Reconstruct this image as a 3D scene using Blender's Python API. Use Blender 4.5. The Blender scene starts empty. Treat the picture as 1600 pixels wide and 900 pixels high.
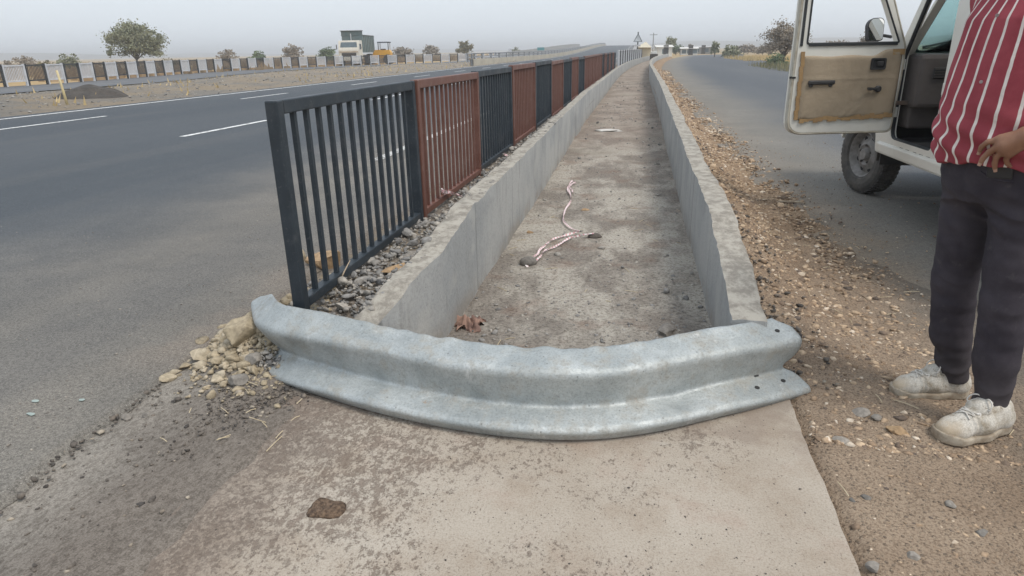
import bpy, bmesh, math, random
import numpy as np
from mathutils import Vector, Matrix
from mathutils.geometry import tessellate_polygon
random.seed(7); RNG = np.random.default_rng(11)
HAZE = 0.0013
scene = bpy.context.scene
COL = scene.collection
H_CAM = 1.35
PI = math.pi

# ------------------------------------------------------------------ camera
F_PX = 1050.0
def _u(v):
    v = np.array(v, float); return v / np.linalg.norm(v)
_Y = _u((200, 374.5, F_PX)); _o = _u((-800, 357, F_PX))
_Z = _u(np.cross(_o, _Y)); _Z = _Z if _Z[1] > 0 else -_Z
_X = np.cross(_Y, _Z); _X = _X if _X[0] > 0 else -_X
_R = np.array([_X, _Y, _Z])                      # world axes in camera axes (x right, y up, z forward)
cam_data = bpy.data.cameras.new('camera'); cam = bpy.data.objects.new('camera', cam_data); COL.objects.link(cam)
rm = Matrix([[_R[i][0], _R[i][1], -_R[i][2]] for i in range(3)])
cam.matrix_world = Matrix.Translation((0, 0, H_CAM)) @ rm.to_4x4()
cam_data.sensor_width = 36; cam_data.lens = F_PX / 1600 * 36
cam_data.clip_start = 0.05; cam_data.clip_end = 9000
scene.camera = cam
def ground_at(px, py, z=0.0):
    """survey helper: where a sight line meets the level z"""
    d = _R @ np.array([px - 800, 450 - py, F_PX]); t = (z - H_CAM) / d[2]
    return d[0] * t, d[1] * t
def bearing(px, dist, py=80):
    """point on the ground in the direction of column px at a given distance along the view"""
    d = _R @ np.array([px - 800, 450 - py, F_PX]); k = dist / math.hypot(d[0], d[1])
    return d[0] * k, d[1] * k

# ------------------------------------------------------------------ tagging / objects
def tag(o, label=None, cat=None, group=None, kind=None):
    if label: o['label'] = label
    if cat: o['category'] = cat
    if group: o['group'] = group
    if kind: o['kind'] = kind
    return o
def empty(name, loc=(0, 0, 0), rz=0.0):
    o = bpy.data.objects.new(name, None); o.location = loc; o.rotation_euler = (0, 0, rz)
    o.empty_display_size = 0.1; COL.objects.link(o); return o
def link(name, me, mat=None, parent=None, smooth=False):
    if mat is not None:
        for m in (mat if isinstance(mat, (list, tuple)) else [mat]): me.materials.append(m)
    if smooth: me.polygons.foreach_set('use_smooth', [True] * len(me.polygons))
    o = bpy.data.objects.new(name, me); COL.objects.link(o)
    if parent is not None: o.parent = parent
    return o
def mesh_np(name, V, Fc, tint=None, smooth=False):
    """V (n,3), Fc (m,k) same-size faces; tint per vertex float"""
    V = np.asarray(V, np.float32); Fc = np.asarray(Fc, np.int32); m, k = Fc.shape
    me = bpy.data.meshes.new(name)
    me.vertices.add(len(V)); me.vertices.foreach_set('co', V.ravel())
    me.loops.add(m * k); me.loops.foreach_set('vertex_index', Fc.ravel())
    me.polygons.add(m)
    me.polygons.foreach_set('loop_start', np.arange(0, m * k, k, dtype=np.int32))
    me.polygons.foreach_set('loop_total', np.full(m, k, np.int32))
    if tint is not None:
        at = me.attributes.new('tint', 'FLOAT', 'POINT'); at.data.foreach_set('value', np.asarray(tint, np.float32))
    if smooth: me.polygons.foreach_set('use_smooth', np.ones(m, bool))
    me.update(calc_edges=True); me.validate()
    return me
class MB:
    """collects shapes into one mesh"""
    def __init__(s): s.v = []; s.f = []
    def add(s, vs, fs, M=None):
        b = len(s.v)
        s.v += [tuple(M @ Vector(p)) if M is not None else tuple(p) for p in vs]
        s.f += [tuple(b + i for i in f) for f in fs]; return s
    def box(s, c, d, M=None, bev=0.0):
        x, y, z = d[0] / 2, d[1] / 2, d[2] / 2
        if bev <= 0:
            vs = [(c[0] + i * x, c[1] + j * y, c[2] + k * z) for k in (-1, 1) for j in (-1, 1) for i in (-1, 1)]
            return s.add(vs, [(0, 2, 3, 1), (4, 5, 7, 6), (0, 1, 5, 4), (2, 6, 7, 3), (0, 4, 6, 2), (1, 3, 7, 5)], M)
        bm = bmesh.new(); bmesh.ops.create_cube(bm, size=1.0)
        for v in bm.verts: v.co = Vector((c[0] + v.co.x * d[0], c[1] + v.co.y * d[1], c[2] + v.co.z * d[2]))
        bmesh.ops.bevel(bm, geom=bm.edges[:], offset=min(bev, min(d) * .45), segments=2, profile=.5, affect='EDGES')
        bm.verts.index_update()
        s.add([v.co[:] for v in bm.verts], [[v.index for v in f.verts] for f in bm.faces], M); bm.free(); return s
    def tube(s, pts, r, n=8, cap=True, M=None):
        pts = [Vector(p) for p in pts]; rs = r if isinstance(r, (list, tuple)) else [r] * len(pts)
        vs = []; fs = []; prev = None
        for i, p in enumerate(pts):
            t = (pts[min(i + 1, len(pts) - 1)] - pts[max(i - 1, 0)]).normalized()
            if prev is None:
                a = t.orthogonal().normalized()
            else:
                a = (prev - t * prev.dot(t)); a = a.normalized() if a.length > 1e-6 else t.orthogonal().normalized()
            prev = a; b = t.cross(a)
            for k in range(n):
                an = 2 * PI * k / n; vs.append(p + (a * math.cos(an) + b * math.sin(an)) * rs[i])
        for i in range(len(pts) - 1):
            for k in range(n):
                fs.append((i * n + k, i * n + (k + 1) % n, (i + 1) * n + (k + 1) % n, (i + 1) * n + k))
        if cap:
            fs.append(tuple(range(n - 1, -1, -1))); fs.append(tuple((len(pts) - 1) * n + k for k in range(n)))
        return s.add(vs, fs, M)
    def lathe(s, prof, n=32, M=None, closed=False, cap=True):
        """prof of (r, h): revolved round local z"""
        vs = [(r * math.cos(2 * PI * k / n), r * math.sin(2 * PI * k / n), h) for r, h in prof for k in range(n)]
        fs = []; m = len(prof)
        for i in range(m if closed else m - 1):
            j = (i + 1) % m
            for k in range(n): fs.append((i * n + k, i * n + (k + 1) % n, j * n + (k + 1) % n, j * n + k))
        if not closed and cap:
            if prof[0][0] > 1e-5: fs.append(tuple(range(n - 1, -1, -1)))
            if prof[-1][0] > 1e-5: fs.append(tuple((m - 1) * n + k for k in range(n)))
        return s.add(vs, fs, M)
    def plate(s, outer, holes, t, M=None):
        """flat outline with holes in local xy, thickness t along z (0..t)"""
        loops = [outer] + list(holes); flat = [p for l in loops for p in l]; n = len(flat)
        tris = tessellate_polygon([[Vector((p[0], p[1], 0)) for p in l] for l in loops])
        vs = [(p[0], p[1], 0) for p in flat] + [(p[0], p[1], t) for p in flat]; fs = []
        for a, b, c in tris: fs += [(a, b, c), (c + n, b + n, a + n)]
        o = 0
        for l in loops:
            k = len(l)
            for i in range(k):
                j = (i + 1) % k; fs.append((o + i, o + j, o + j + n, o + i + n))
            o += k
        return s.add(vs, fs, M)
    def build(s, name, mat, parent=None, smooth=False, fix=True, bevel=0.0, seg=2):
        me = bpy.data.meshes.new(name); me.from_pydata(s.v, [], s.f)
        if fix:
            bm = bmesh.new(); bm.from_mesh(me); bmesh.ops.recalc_face_normals(bm, faces=bm.faces); bm.to_mesh(me); bm.free()
        me.update(); o = link(name, me, mat, parent, smooth)
        if bevel > 0:
            b = o.modifiers.new('bevel', 'BEVEL'); b.width = bevel; b.segments = seg; b.limit_method = 'ANGLE'; b.angle_limit = .6
        return o
def auto_smooth(o, ang=40):
    me = o.data; me.polygons.foreach_set('use_smooth', [True] * len(me.polygons))
    try: me.set_sharp_from_angle(angle=math.radians(ang))
    except Exception: pass
    return o

# ------------------------------------------------------------------ materials
class NT:
    def __init__(s, name):
        s.m = bpy.data.materials.new(name); s.m.use_nodes = True; s.t = s.m.node_tree; s.t.nodes.clear()
        s.out = s.n('ShaderNodeOutputMaterial'); s.b = s.n('ShaderNodeBsdfPrincipled')
        s.l(s.b.outputs[0], s.out.inputs[0]); s.tc = s.n('ShaderNodeTexCoord')
    def n(s, t): return s.t.nodes.new(t)
    def l(s, a, b): s.t.links.new(a, b)
    def put(s, sock, v):
        if hasattr(v, 'is_output'): s.l(v, sock)
        elif isinstance(v, (tuple, list)) and len(v) == 3 and sock.type == 'RGBA': sock.default_value = (*v, 1)
        else: sock.default_value = v
    def vec(s, scale=(1, 1, 1), which='Object'):
        mp = s.n('ShaderNodeMapping'); s.l(s.tc.outputs[which], mp.inputs[0]); mp.inputs['Scale'].default_value = scale; return mp.outputs[0]
    def noise(s, scale, detail=4, rough=.6, vec=None, dist=0.0):
        x = s.n('ShaderNodeTexNoise'); x.inputs['Scale'].default_value = scale; x.inputs['Detail'].default_value = detail
        x.inputs['Roughness'].default_value = rough; x.inputs['Distortion'].default_value = dist
        s.l(vec if vec is not None else s.tc.outputs['Object'], x.inputs['Vector']); return x.outputs['Fac']
    def voro(s, scale, vec=None, feat='F1', out='Distance', rnd=1.0):
        x = s.n('ShaderNodeTexVoronoi'); x.feature = feat; x.inputs['Scale'].default_value = scale; x.inputs['Randomness'].default_value = rnd
        s.l(vec if vec is not None else s.tc.outputs['Object'], x.inputs['Vector']); return x.outputs[out]
    def ramp(s, fac, a, b, va=0.0, vb=1.0):
        x = s.n('ShaderNodeMapRange'); x.clamp = True; x.interpolation_type = 'SMOOTHSTEP'
        s.put(x.inputs['Value'], fac); x.inputs['From Min'].default_value = a; x.inputs['From Max'].default_value = b
        x.inputs['To Min'].default_value = va; x.inputs['To Max'].default_value = vb; return x.outputs[0]
    def math(s, op, a, b=0.0, c=None):
        x = s.n('ShaderNodeMath'); x.operation = op; s.put(x.inputs[0], a); s.put(x.inputs[1], b)
        if c is not None: s.put(x.inputs[2], c)
        return x.outputs[0]
    def mix(s, fac, a, b, mode='MIX'):
        x = s.n('ShaderNodeMix'); x.data_type = 'RGBA'; x.blend_type = mode; x.clamp_factor = True
        s.put(x.inputs[0], fac); s.put(x.inputs[6], a); s.put(x.inputs[7], b); return x.outputs[2]
    def xyz(s, which='Object'):
        x = s.n('ShaderNodeSeparateXYZ'); s.l(s.tc.outputs[which], x.inputs[0]); return x.outputs
    def attr(s, name='tint'):
        x = s.n('ShaderNodeAttribute'); x.attribute_name = name; return x.outputs['Fac']
    def bump(s, h, strength=.5, dist=.01):
        x = s.n('ShaderNodeBump'); x.inputs['Strength'].default_value = strength; x.inputs['Distance'].default_value = dist
        s.l(h, x.inputs['Height']); s.l(x.outputs[0], s.b.inputs['Normal']); return x
    def fin(s, col=None, rough=.8, metal=0.0, spec=None):
        if col is not None: s.put(s.b.inputs['Base Color'], col)
        s.put(s.b.inputs['Roughness'], rough); s.put(s.b.inputs['Metallic'], metal)
        if spec is not None: s.put(s.b.inputs['Specular IOR Level'], spec)
        return s.m
def simple(name, c1, c2=None, scale=6, rough=.7, metal=0.0, bump=.15, bscale=60, bdist=.003, spec=None, lo=.35, hi=.65):
    t = NT(name); c2 = c2 or tuple(x * .75 for x in c1)
    f = t.ramp(t.noise(scale, 5), lo, hi)
    if bump: t.bump(t.noise(bscale, 4), bump, bdist)
    return t.fin(t.mix(f, c1, c2), rough, metal, spec)
def rockmat(name, stops, rough=.95):
    """stone colour chosen per stone by the tint attribute"""
    t = NT(name); r = t.n('ShaderNodeValToRGB'); t.l(t.attr(), r.inputs[0]); cr = r.color_ramp
    while len(cr.elements) < len(stops): cr.elements.new(.5)
    for e, (p, c) in zip(cr.elements, stops): e.position = p; e.color = (*c, 1)
    f = t.ramp(t.noise(45, 4), .3, .7, .72, 1.15)
    t.bump(t.noise(130, 3), .35, .004)
    return t.fin(t.mix(1.0, r.outputs[0], f, 'MULTIPLY'), rough, 0, .3)

# ------------------------------------------------------------------ numeric noise
_ND = RNG.normal(size=(3, 40, 3)); _NP = RNG.uniform(0, 2 * PI, (3, 40))
def nz(P, freq, k=0, n=14):
    """smooth pseudo noise, about -1..1; P (...,3)"""
    P = np.asarray(P, float); a = np.zeros(P.shape[:-1])
    for i in range(n): a += np.sin(P @ (_ND[k, i] * freq) + _NP[k, i])
    return a / math.sqrt(n) * .8
def nz2(x, y, freq, k=0, n=14):
    x = np.asarray(x, float); y = np.asarray(y, float) + 0 * x; x = x + 0 * y
    return nz(np.stack([x, y, 0 * x], -1), freq, k, n)
def sstep(x, a, b):
    t = np.clip((np.asarray(x, float) - a) / (b - a), 0, 1); return t * t * (3 - 2 * t)
def off(y):
    """the drain, fence and service road bend gently right far away"""
    return .0007 * np.maximum(0, np.asarray(y, float) - 28) ** 2
def rise(y): return 2.7 * sstep(y, 110, 330)

def grid_mesh(name, us, vs, fn, tintfn=None, smooth=True):
    U, Vv = np.meshgrid(us, vs, indexing='ij'); P = np.stack(fn(U, Vv), -1).reshape(-1, 3)
    n, m = len(us), len(vs); i = np.arange(n - 1)[:, None] * m + np.arange(m - 1)[None, :]
    Fc = np.stack([i, i + m, i + m + 1, i + 1], -1).reshape(-1, 4)
    return mesh_np(name, P, Fc, None, smooth)
def space(a, b, d0, d1):
    """samples from a to b whose step grows from d0 to d1"""
    out = [a]; n = 0
    while out[-1] < b:
        t = (out[-1] - a) / (b - a); out.append(out[-1] + d0 + (d1 - d0) * t ** .8)
    out[-1] = b; return np.array(out)

# ------------------------------------------------------------------ stones
def _ico(sub):
    bm = bmesh.new(); bmesh.ops.create_icosphere(bm, subdivisions=sub, radius=1.0)
    bm.verts.index_update(); V = np.array([v.co[:] for v in bm.verts]); Fc = np.array([[v.index for v in f.verts] for f in bm.faces]); bm.free(); return V, Fc
ICO = {k: _ico(k) for k in (1, 2, 3)}
def _chips(n, sub, seed):
    """broken-stone shapes: a ball cut by several planes"""
    r = np.random.default_rng(seed); V0, F0 = ICO[sub]; out = []
    for _ in range(n):
        V = V0.copy()
        for _k in range(9):
            d = _u(r.normal(size=3)); h = r.uniform(.32, .72); q = V @ d; V = V - np.maximum(0, q - h)[:, None] * d
        V = V - (V.max(0) + V.min(0)) / 2; out.append(V / np.abs(V).max())
    return np.array(out), F0
CHIPS = {s: _chips(24, s, 5 + s) for s in (1, 2)}
def stones_mesh(name, P, S, sub=1, flat=.65, jit=.28, sink=.45):
    """many loose stones: P (n,3) base points, S (n,) sizes"""
    CV, F0 = CHIPS[sub]; n = len(P); k = CV.shape[1]; V0 = CV[RNG.integers(0, len(CV), n)]
    rad = 1 + RNG.uniform(-jit, jit, (n, k)) * .35
    sc = RNG.uniform(.65, 1.25, (n, 3)); sc[:, 2] *= flat
    a = RNG.uniform(0, 2 * PI, n); b = RNG.normal(0, .35, n); ca, sa, cb, sb = np.cos(a), np.sin(a), np.cos(b), np.sin(b)
    Q = V0 * rad[..., None] * sc[:, None, :]
    y = Q[..., 1] * cb[:, None] - Q[..., 2] * sb[:, None]; z = Q[..., 1] * sb[:, None] + Q[..., 2] * cb[:, None]; x = Q[..., 0]
    Q = np.stack([x * ca[:, None] - y * sa[:, None], x * sa[:, None] + y * ca[:, None], z], -1) * (np.asarray(S)[:, None, None] * .5)
    Q += np.asarray(P)[:, None, :]; Q[..., 2] += (np.asarray(S) * .5 * flat * sink)[:, None]
    Fc = (F0[None] + (np.arange(n) * k)[:, None, None]).reshape(-1, 3)
    return mesh_np(name, Q.reshape(-1, 3), Fc, np.repeat(RNG.uniform(0, 1, n), k))
def stone(name, size, loc, mat, seed=0, rz=0.0, sub=3, rough=.2, cut=5):
    """one larger broken stone: a lump with a few planar cuts"""
    r = np.random.default_rng(seed); V, Fc = ICO[sub]; V = V.copy()
    for _ in range(cut):
        d = _u(r.normal(size=3)); h = r.uniform(.45, .8); q = V @ d; V = V - np.maximum(0, q - h)[:, None] * d
    V = V * (1 + rough * .35 * nz(V + seed * 3.1, 2.2, 1)[:, None] + rough * .12 * nz(V + seed, 6.5, 2)[:, None])
    V -= [0, 0, V[:, 2].min()]; V = V / [2, 2, V[:, 2].max()] * np.array(size); V[:, 2] -= size[2] * .12
    me = mesh_np(name, V, Fc, np.full(len(V), r.uniform(.2, .8)), True)
    try: me.set_sharp_from_angle(angle=math.radians(28))
    except Exception: pass
    o = link(name, me, mat); o.location = loc; o.rotation_euler = (0, 0, rz); return o
# ------------------------------------------------------------------ world, sun, air
w = bpy.data.worlds.new('World'); scene.world = w; w.use_nodes = True; nt = w.node_tree; nt.nodes.clear()
SUN_EL, SUN_AZ = math.radians(58), math.radians(118)          # azimuth clockwise from the road direction
sky = nt.nodes.new('ShaderNodeTexSky'); sky.sky_type = 'NISHITA'; sky.sun_disc = False
sky.sun_elevation = SUN_EL; sky.sun_rotation = SUN_AZ; sky.dust_density = 6; sky.air_density = 1.2; sky.altitude = 500
bg = nt.nodes.new('ShaderNodeBackground'); wo = nt.nodes.new('ShaderNodeOutputWorld'); mx = nt.nodes.new('ShaderNodeMix')
mx.data_type = 'RGBA'; mx.inputs[0].default_value = .80; mx.inputs[7].default_value = (5.8, 6.3, 6.85, 1)   # thin even overcast
nt.links.new(sky.outputs[0], mx.inputs[6]); nt.links.new(mx.outputs[2], bg.inputs[0]); bg.inputs[1].default_value = .1
nt.links.new(bg.outputs[0], wo.inputs[0])
sl = bpy.data.lights.new('sun', 'SUN'); sl.energy = 1.25; sl.angle = math.radians(22); sl.color = (1, .93, .84)
so = bpy.data.objects.new('sun', sl); COL.objects.link(so)
sd = Vector((math.cos(SUN_EL) * math.sin(SUN_AZ), math.cos(SUN_EL) * math.cos(SUN_AZ), math.sin(SUN_EL)))
so.rotation_euler = (-sd).to_track_quat('-Z', 'Y').to_euler(); so.location = (20, -20, 60)
scene.cycles.use_denoising = True
scene.view_settings.view_transform = 'Standard'; scene.view_settings.look = 'None'; scene.view_settings.gamma = 1; scene.view_settings.exposure = 0.70
if HAZE > 0:
    hz = bpy.data.materials.new('haze_air'); hz.use_nodes = True; hz.node_tree.nodes.clear()
    ho = hz.node_tree.nodes.new('ShaderNodeOutputMaterial'); hv = hz.node_tree.nodes.new('ShaderNodeVolumePrincipled')
    hv.inputs['Color'].default_value = (.97, .98, .99, 1); hv.inputs['Density'].default_value = HAZE; hv.inputs['Anisotropy'].default_value = .1
    hz.node_tree.links.new(hv.outputs[0], ho.inputs['Volume'])
    hb = MB().box((0, 0, 8.25), (6400, 6400, 18.5)).build('haze', hz); tag(hb, 'thin pale dusty haze over the plain', 'haze', kind='stuff')

# ------------------------------------------------------------------ heights
def z_left(x, y):
    """dirt bank between the highway and the left drain wall"""
    xx = np.asarray(x, float) - off(y)
    b = .27 * sstep(xx, -2.0, -1.45) * sstep(y, 2.35, 3.0)
    pile = .10 * np.exp(-((xx + 1.75) / .22) ** 2 - ((np.asarray(y) - 2.72) / .25) ** 2)
    fr = (1 - sstep(y, 2.3, 2.7)) * (.030 * sstep(xx, -1.9, -1.4) - .075 * sstep(xx, -1.34, -1.08) + .012 * nz2(x, y, 5.5, 2) * sstep(xx, -1.7, -1.4))
    return -.012 + b + pile + fr + .012 * nz2(x, y, 3.0, 0) * sstep(xx, -2.3, -1.9)
def z_verge(x, y):
    xx = np.asarray(x, float) - off(y)
    b = .25 * (1 - sstep(xx, .60, 1.2)) * sstep(y, 2.35, 4.2)
    return -.014 - .032 * (1 - sstep(xx, .64, .70)) * (1 - sstep(y, 2.72, 2.8)) + b + (.020 * nz2(x, y, 2.2, 1) + .009 * nz2(x, y, 9, 2) + .004 * nz2(x, y, 24, 0)) * (1 - sstep(xx, 1.4, 1.9)) 
def z_floor(x, y): return .008 + .010 * nz2(x, y, 2.4, 1) + .004 * nz2(x, y, 8.0, 2)

# ------------------------------------------------------------------ ground materials
def m_asphalt_main():
    t = NT('asphalt_highway'); X = t.xyz()
    n = t.noise(.9, 5); n2 = t.noise(.25, 3, .5, t.vec((1, .12, 1)))
    agg = t.noise(240, 3, .7); sp = t.voro(170, out='Color')
    base = t.mix(t.ramp(n2, .35, .7), (.076, .091, .107), (.098, .112, .127))
    dusty = t.mix(t.ramp(n, .35, .65), (.205, .193, .172), (.27, .25, .218))
    xe = t.math('ADD', X[0], t.math('MULTIPLY', t.math('SUBTRACT', t.noise(.45, 4), .5), 2.2))
    f = t.ramp(xe, -5.6, -2.6); f = t.math('MULTIPLY', f, t.ramp(X[1], 30, 7, .25, 1))
    edge = t.ramp(t.math('ADD', X[0], t.math('MULTIPLY', t.math('SUBTRACT', t.noise(2.5, 4), .5), .7)), -2.38, -2.10)
    edge = t.math('MULTIPLY', edge, t.ramp(X[1], 2.2, 2.7)); c = t.mix(f, base, dusty); c = t.mix(t.math('MULTIPLY', edge, .6), c, (.32, .27, .22))
    trk = t.ramp(t.noise(.55, 4, .55, t.vec((1.6, .10, 1))), .5, .66, 0, .35); c = t.mix(trk, c, (.13, .135, .14))
    c = t.mix(t.ramp(agg, .40, .62, 0, .75), c, t.mix(1.0, c, (.42, .42, .42), 'MULTIPLY')); c = t.mix(t.ramp(t.noise(75, 3, .75), .44, .60, 0, .7), c, t.mix(1.0, c, (.52, .52, .52), 'MULTIPLY')); c = t.mix(t.ramp(t.noise(110, 3, .75, t.vec((1, .6, 1))), .56, .68, 0, .5), c, t.mix(1.0, c, (1.5, 1.48, 1.42), 'MULTIPLY')); c = t.mix(t.ramp(t.noise(14, 4, .6), .5, .68, 0, .3), c, t.mix(1.0, c, (.7, .7, .72), 'MULTIPLY'))
    c = t.mix(t.math('MULTIPLY', t.ramp(t.voro(80), .20, .08), t.ramp(t.noise(3, 3), .40, .6, .15, .9)), c, (.42, .40, .36))
    t.bump(agg, .5, .004); return t.fin(c, .82, 0, .35)
def m_asphalt_service():
    t = NT('asphalt_service'); X = t.xyz()
    xo = t.math('SUBTRACT', X[0], t.math('MULTIPLY', t.math('POWER', t.math('MAXIMUM', t.math('SUBTRACT', X[1], 28.0), 0), 2.0), .0007))
    agg = t.noise(230, 3, .7); n = t.noise(.8, 5)
    base = t.mix(t.ramp(t.noise(.3, 3, .5, t.vec((1, .12, 1))), .35, .7), (.115, .127, .142), (.14, .15, .16))
    dusty = t.mix(t.ramp(n, .3, .7), (.21, .20, .178), (.27, .252, .22))
    xe = t.math('ADD', xo, t.math('MULTIPLY', t.math('SUBTRACT', t.noise(.4, 4), .5), 1.6))
    f = t.ramp(xe, 3.6, 2.0); f = t.math('MAXIMUM', f, t.math('MULTIPLY', t.ramp(X[1], 8, 3), .8))
    e = t.ramp(t.math('ADD', xo, t.math('MULTIPLY', t.math('SUBTRACT', t.noise(2.2, 5), .5), .8)), 2.15, 1.45)
    e = t.math('MULTIPLY', e, t.ramp(X[1], 9, 3, .25, .95))
    c = t.mix(f, base, dusty); c = t.mix(e, c, (.33, .255, .18))
    c = t.mix(t.ramp(agg, .40, .62, 0, .7), c, t.mix(1.0, c, (.45, .45, .45), 'MULTIPLY')); c = t.mix(t.ramp(t.noise(60, 3, .75), .44, .60, 0, .6), c, t.mix(1.0, c, (.55, .55, .55), 'MULTIPLY'))
    c = t.mix(t.math('MULTIPLY', t.ramp(t.voro(70), .17, .07), t.ramp(t.noise(2, 3), .45, .65, .05, .7)), c, (.36, .33, .28))
    t.bump(agg, .5, .004); return t.fin(c, .85, 0, .3)
def m_dirt_left():
    t = NT('dirt_left'); n = t.noise(2.2, 6); g = t.noise(60, 4, .7, t.vec((1, .6, 1))); X = t.xyz()
    a = t.mix(t.ramp(n, .35, .65), (.26, .242, .215), (.33, .305, .268))
    pink = t.ramp(t.math('ADD', X[1], t.math('MULTIPLY', t.noise(1.5, 4), 1.2)), 2.9, 3.5)
    a = t.mix(t.math('MULTIPLY', pink, .7), a, (.25, .21, .17))
    d = t.math('MULTIPLY', t.ramp(t.math('ADD', X[0], t.math('MULTIPLY', t.noise(3, 5), .5)), -1.75, -1.25), t.ramp(X[1], 2.9, 2.5))
    a = t.mix(t.math('MULTIPLY', d, .6), a, (.165, .135, .112))
    yel = t.math('MULTIPLY', t.ramp(t.noise(4.5, 4), .5, .68), t.ramp(X[1], 2.3, 2.6)); a = t.mix(t.math('MULTIPLY', yel, .5), a, (.33, .255, .15))
    c = t.mix(t.ramp(g, .42, .62, 0, .55), a, t.mix(1.0, a, (.42, .40, .38), 'MULTIPLY')); c = t.mix(t.ramp(t.noise(190, 3, .7), .42, .6, 0, .6), c, t.mix(1.0, c, (.45, .44, .43), 'MULTIPLY'))
    c = t.mix(t.ramp(t.voro(85), .13, .05, 0, .6), c, (.36, .32, .27))
    t.bump(t.noise(90, 5, .75), .4, .006); return t.fin(c, .95, 0, .2)
def m_concrete_slab():
    t = NT('concrete_slab'); X = t.xyz(); sv2 = t.vec((1.0, .72, 1))
    n = t.noise(1.6, 5); base = t.mix(t.ramp(n, .3, .7), (.375, .322, .262), (.47, .425, .362))
    base = t.mix(t.ramp(t.noise(3.2, 5, .65), .5, .72, 0, .6), base, (.36, .275, .22))
    pit = t.noise(44, 7, .80, sv2, .2)
    dens = t.ramp(t.math('SUBTRACT', t.noise(1.3, 4), t.math('MULTIPLY', t.math('ADD', X[0], .3), .10)), .33, .66)       # grime thicker to the left
    th = t.math('SUBTRACT', .665, t.math('MULTIPLY', dens, .17))
    g = t.ramp(t.math('SUBTRACT', pit, th), -.015, .04); fine = t.ramp(t.noise(150, 4, .75), .44, .64, 0, .5)
    c = t.mix(fine, base, t.mix(1.0, base, (.62, .58, .54), 'MULTIPLY')); c = t.mix(t.math('MULTIPLY', g, .7), c, (.17, .132, .105)); g2 = t.ramp(t.math('SUBTRACT', t.noise(95, 5, .75, sv2), t.math('SUBTRACT', .625, t.math('MULTIPLY', dens, .10))), -.01, .04); c = t.mix(t.math('MULTIPLY', g2, .6), c, (.16, .125, .10)); c = t.mix(t.ramp(t.noise(4.5, 5, .65), .46, .66, 0, .35), c, t.mix(1.0, c, (.72, .63, .56), 'MULTIPLY'))
    le = t.ramp(t.math('ADD', X[0], t.math('MULTIPLY', t.math('SUBTRACT', t.noise(3.0, 6, .7), .5), .9)), -.93, -1.24)
    lf = t.math('MULTIPLY', le, t.ramp(t.noise(60, 7, .8), .40, .60)); c = t.mix(t.math('MULTIPLY', le, .38), c, (.22, .18, .15)); l2 = t.ramp(t.math('ADD', X[0], t.math('MULTIPLY', t.math('SUBTRACT', t.noise(5.0, 6, .7), .5), .35)), -1.20, -1.36); c = t.mix(t.math('MULTIPLY', l2, .8), c, (.19, .16, .135)); c = t.mix(t.math('MULTIPLY', lf, .7), c, (.15, .12, .098))
    bk = t.math('MULTIPLY', t.ramp(X[1], 2.0, 2.25), t.ramp(t.noise(5, 5), .4, .6)); c = t.mix(t.math('MULTIPLY', bk, .5), c, (.23, .18, .145))
    c = t.mix(t.ramp(t.noise(2.6, 3, .5, t.vec((.7, 1.4, 1))), .66, .76, 0, .45), c, (.50, .47, .42))
    t.bump(t.math('SUBTRACT', t.noise(140, 4, .7), t.math('MULTIPLY', g, .9)), .55, .006); return t.fin(c, .92, 0, .25)
def m_drain_floor():
    t = NT('drain_floor'); n = t.noise(1.6, 7, .68, t.vec((1, .55, 1))); n2 = t.noise(2.9, 5, .6)
    a = t.mix(t.ramp(n, .42, .58), (.50, .462, .40), (.275, .245, .212)); a = t.mix(t.ramp(n2, .52, .7, 0, .6), a, (.25, .175, .135))
    X = t.xyz(); a = t.mix(t.ramp(t.math('ADD', X[1], t.math('MULTIPLY', t.noise(.6, 4), 6)), 9, 16, 0, .55), a, (.30, .235, .19))
    rut = t.ramp(t.noise(1.2, 5, .6, t.vec((.8, .6, 1))), .54, .66, 0, .6); a = t.mix(rut, a, (.36, .325, .27))
    g = t.noise(48, 5, .75); c = t.mix(t.ramp(g, .46, .64, 0, .75), a, t.mix(1.0, a, (.4, .38, .36), 'MULTIPLY')); c = t.mix(t.ramp(t.noise(130, 3, .7), .45, .62, 0, .5), c, t.mix(1.0, c, (.5, .5, .5), 'MULTIPLY'))
    t.bump(t.noise(38, 6, .75), .9, .018); return t.fin(c, .95, 0, .2)
def m_verge():
    t = NT('dirt_verge'); X = t.xyz(); n = t.noise(1.7, 6, .65)
    a = t.mix(t.ramp(n, .36, .64), (.27, .185, .118), (.37, .27, .178)); far = t.ramp(X[1], 3.2, 6.5)
    a = t.mix(far, t.mix(t.ramp(n, .35, .65), (.285, .212, .15), (.37, .287, .21)), a)
    xo = t.math('ADD', X[0], t.math('MULTIPLY', t.math('SUBTRACT', t.noise(2.0, 5), .5), .9))
    a = t.mix(t.math('MULTIPLY', t.ramp(xo, 1.25, 1.75), t.ramp(X[1], 6, 4)), a, (.20, .175, .145))
    v = t.voro(62, out='Color'); vs = t.n('ShaderNodeSeparateColor'); t.l(v, vs.inputs[0])
    peb = t.ramp(t.voro(62), .42, .2); tone = t.mix(vs.outputs[0], (.13, .105, .085), (.42, .33, .245))
    c = t.mix(t.math('MULTIPLY', peb, t.ramp(vs.outputs[1], .35, .55, 0, .8)), a, tone)
    c = t.mix(t.ramp(t.noise(120, 4, .7), .44, .63, 0, .75), c, t.mix(1.0, c, (.45, .42, .4), 'MULTIPLY'))
    t.bump(t.math('ADD', t.noise(70, 5, .75), t.math('MULTIPLY', peb, .5)), .85, .012); return t.fin(c, .95, 0, .2)
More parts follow.
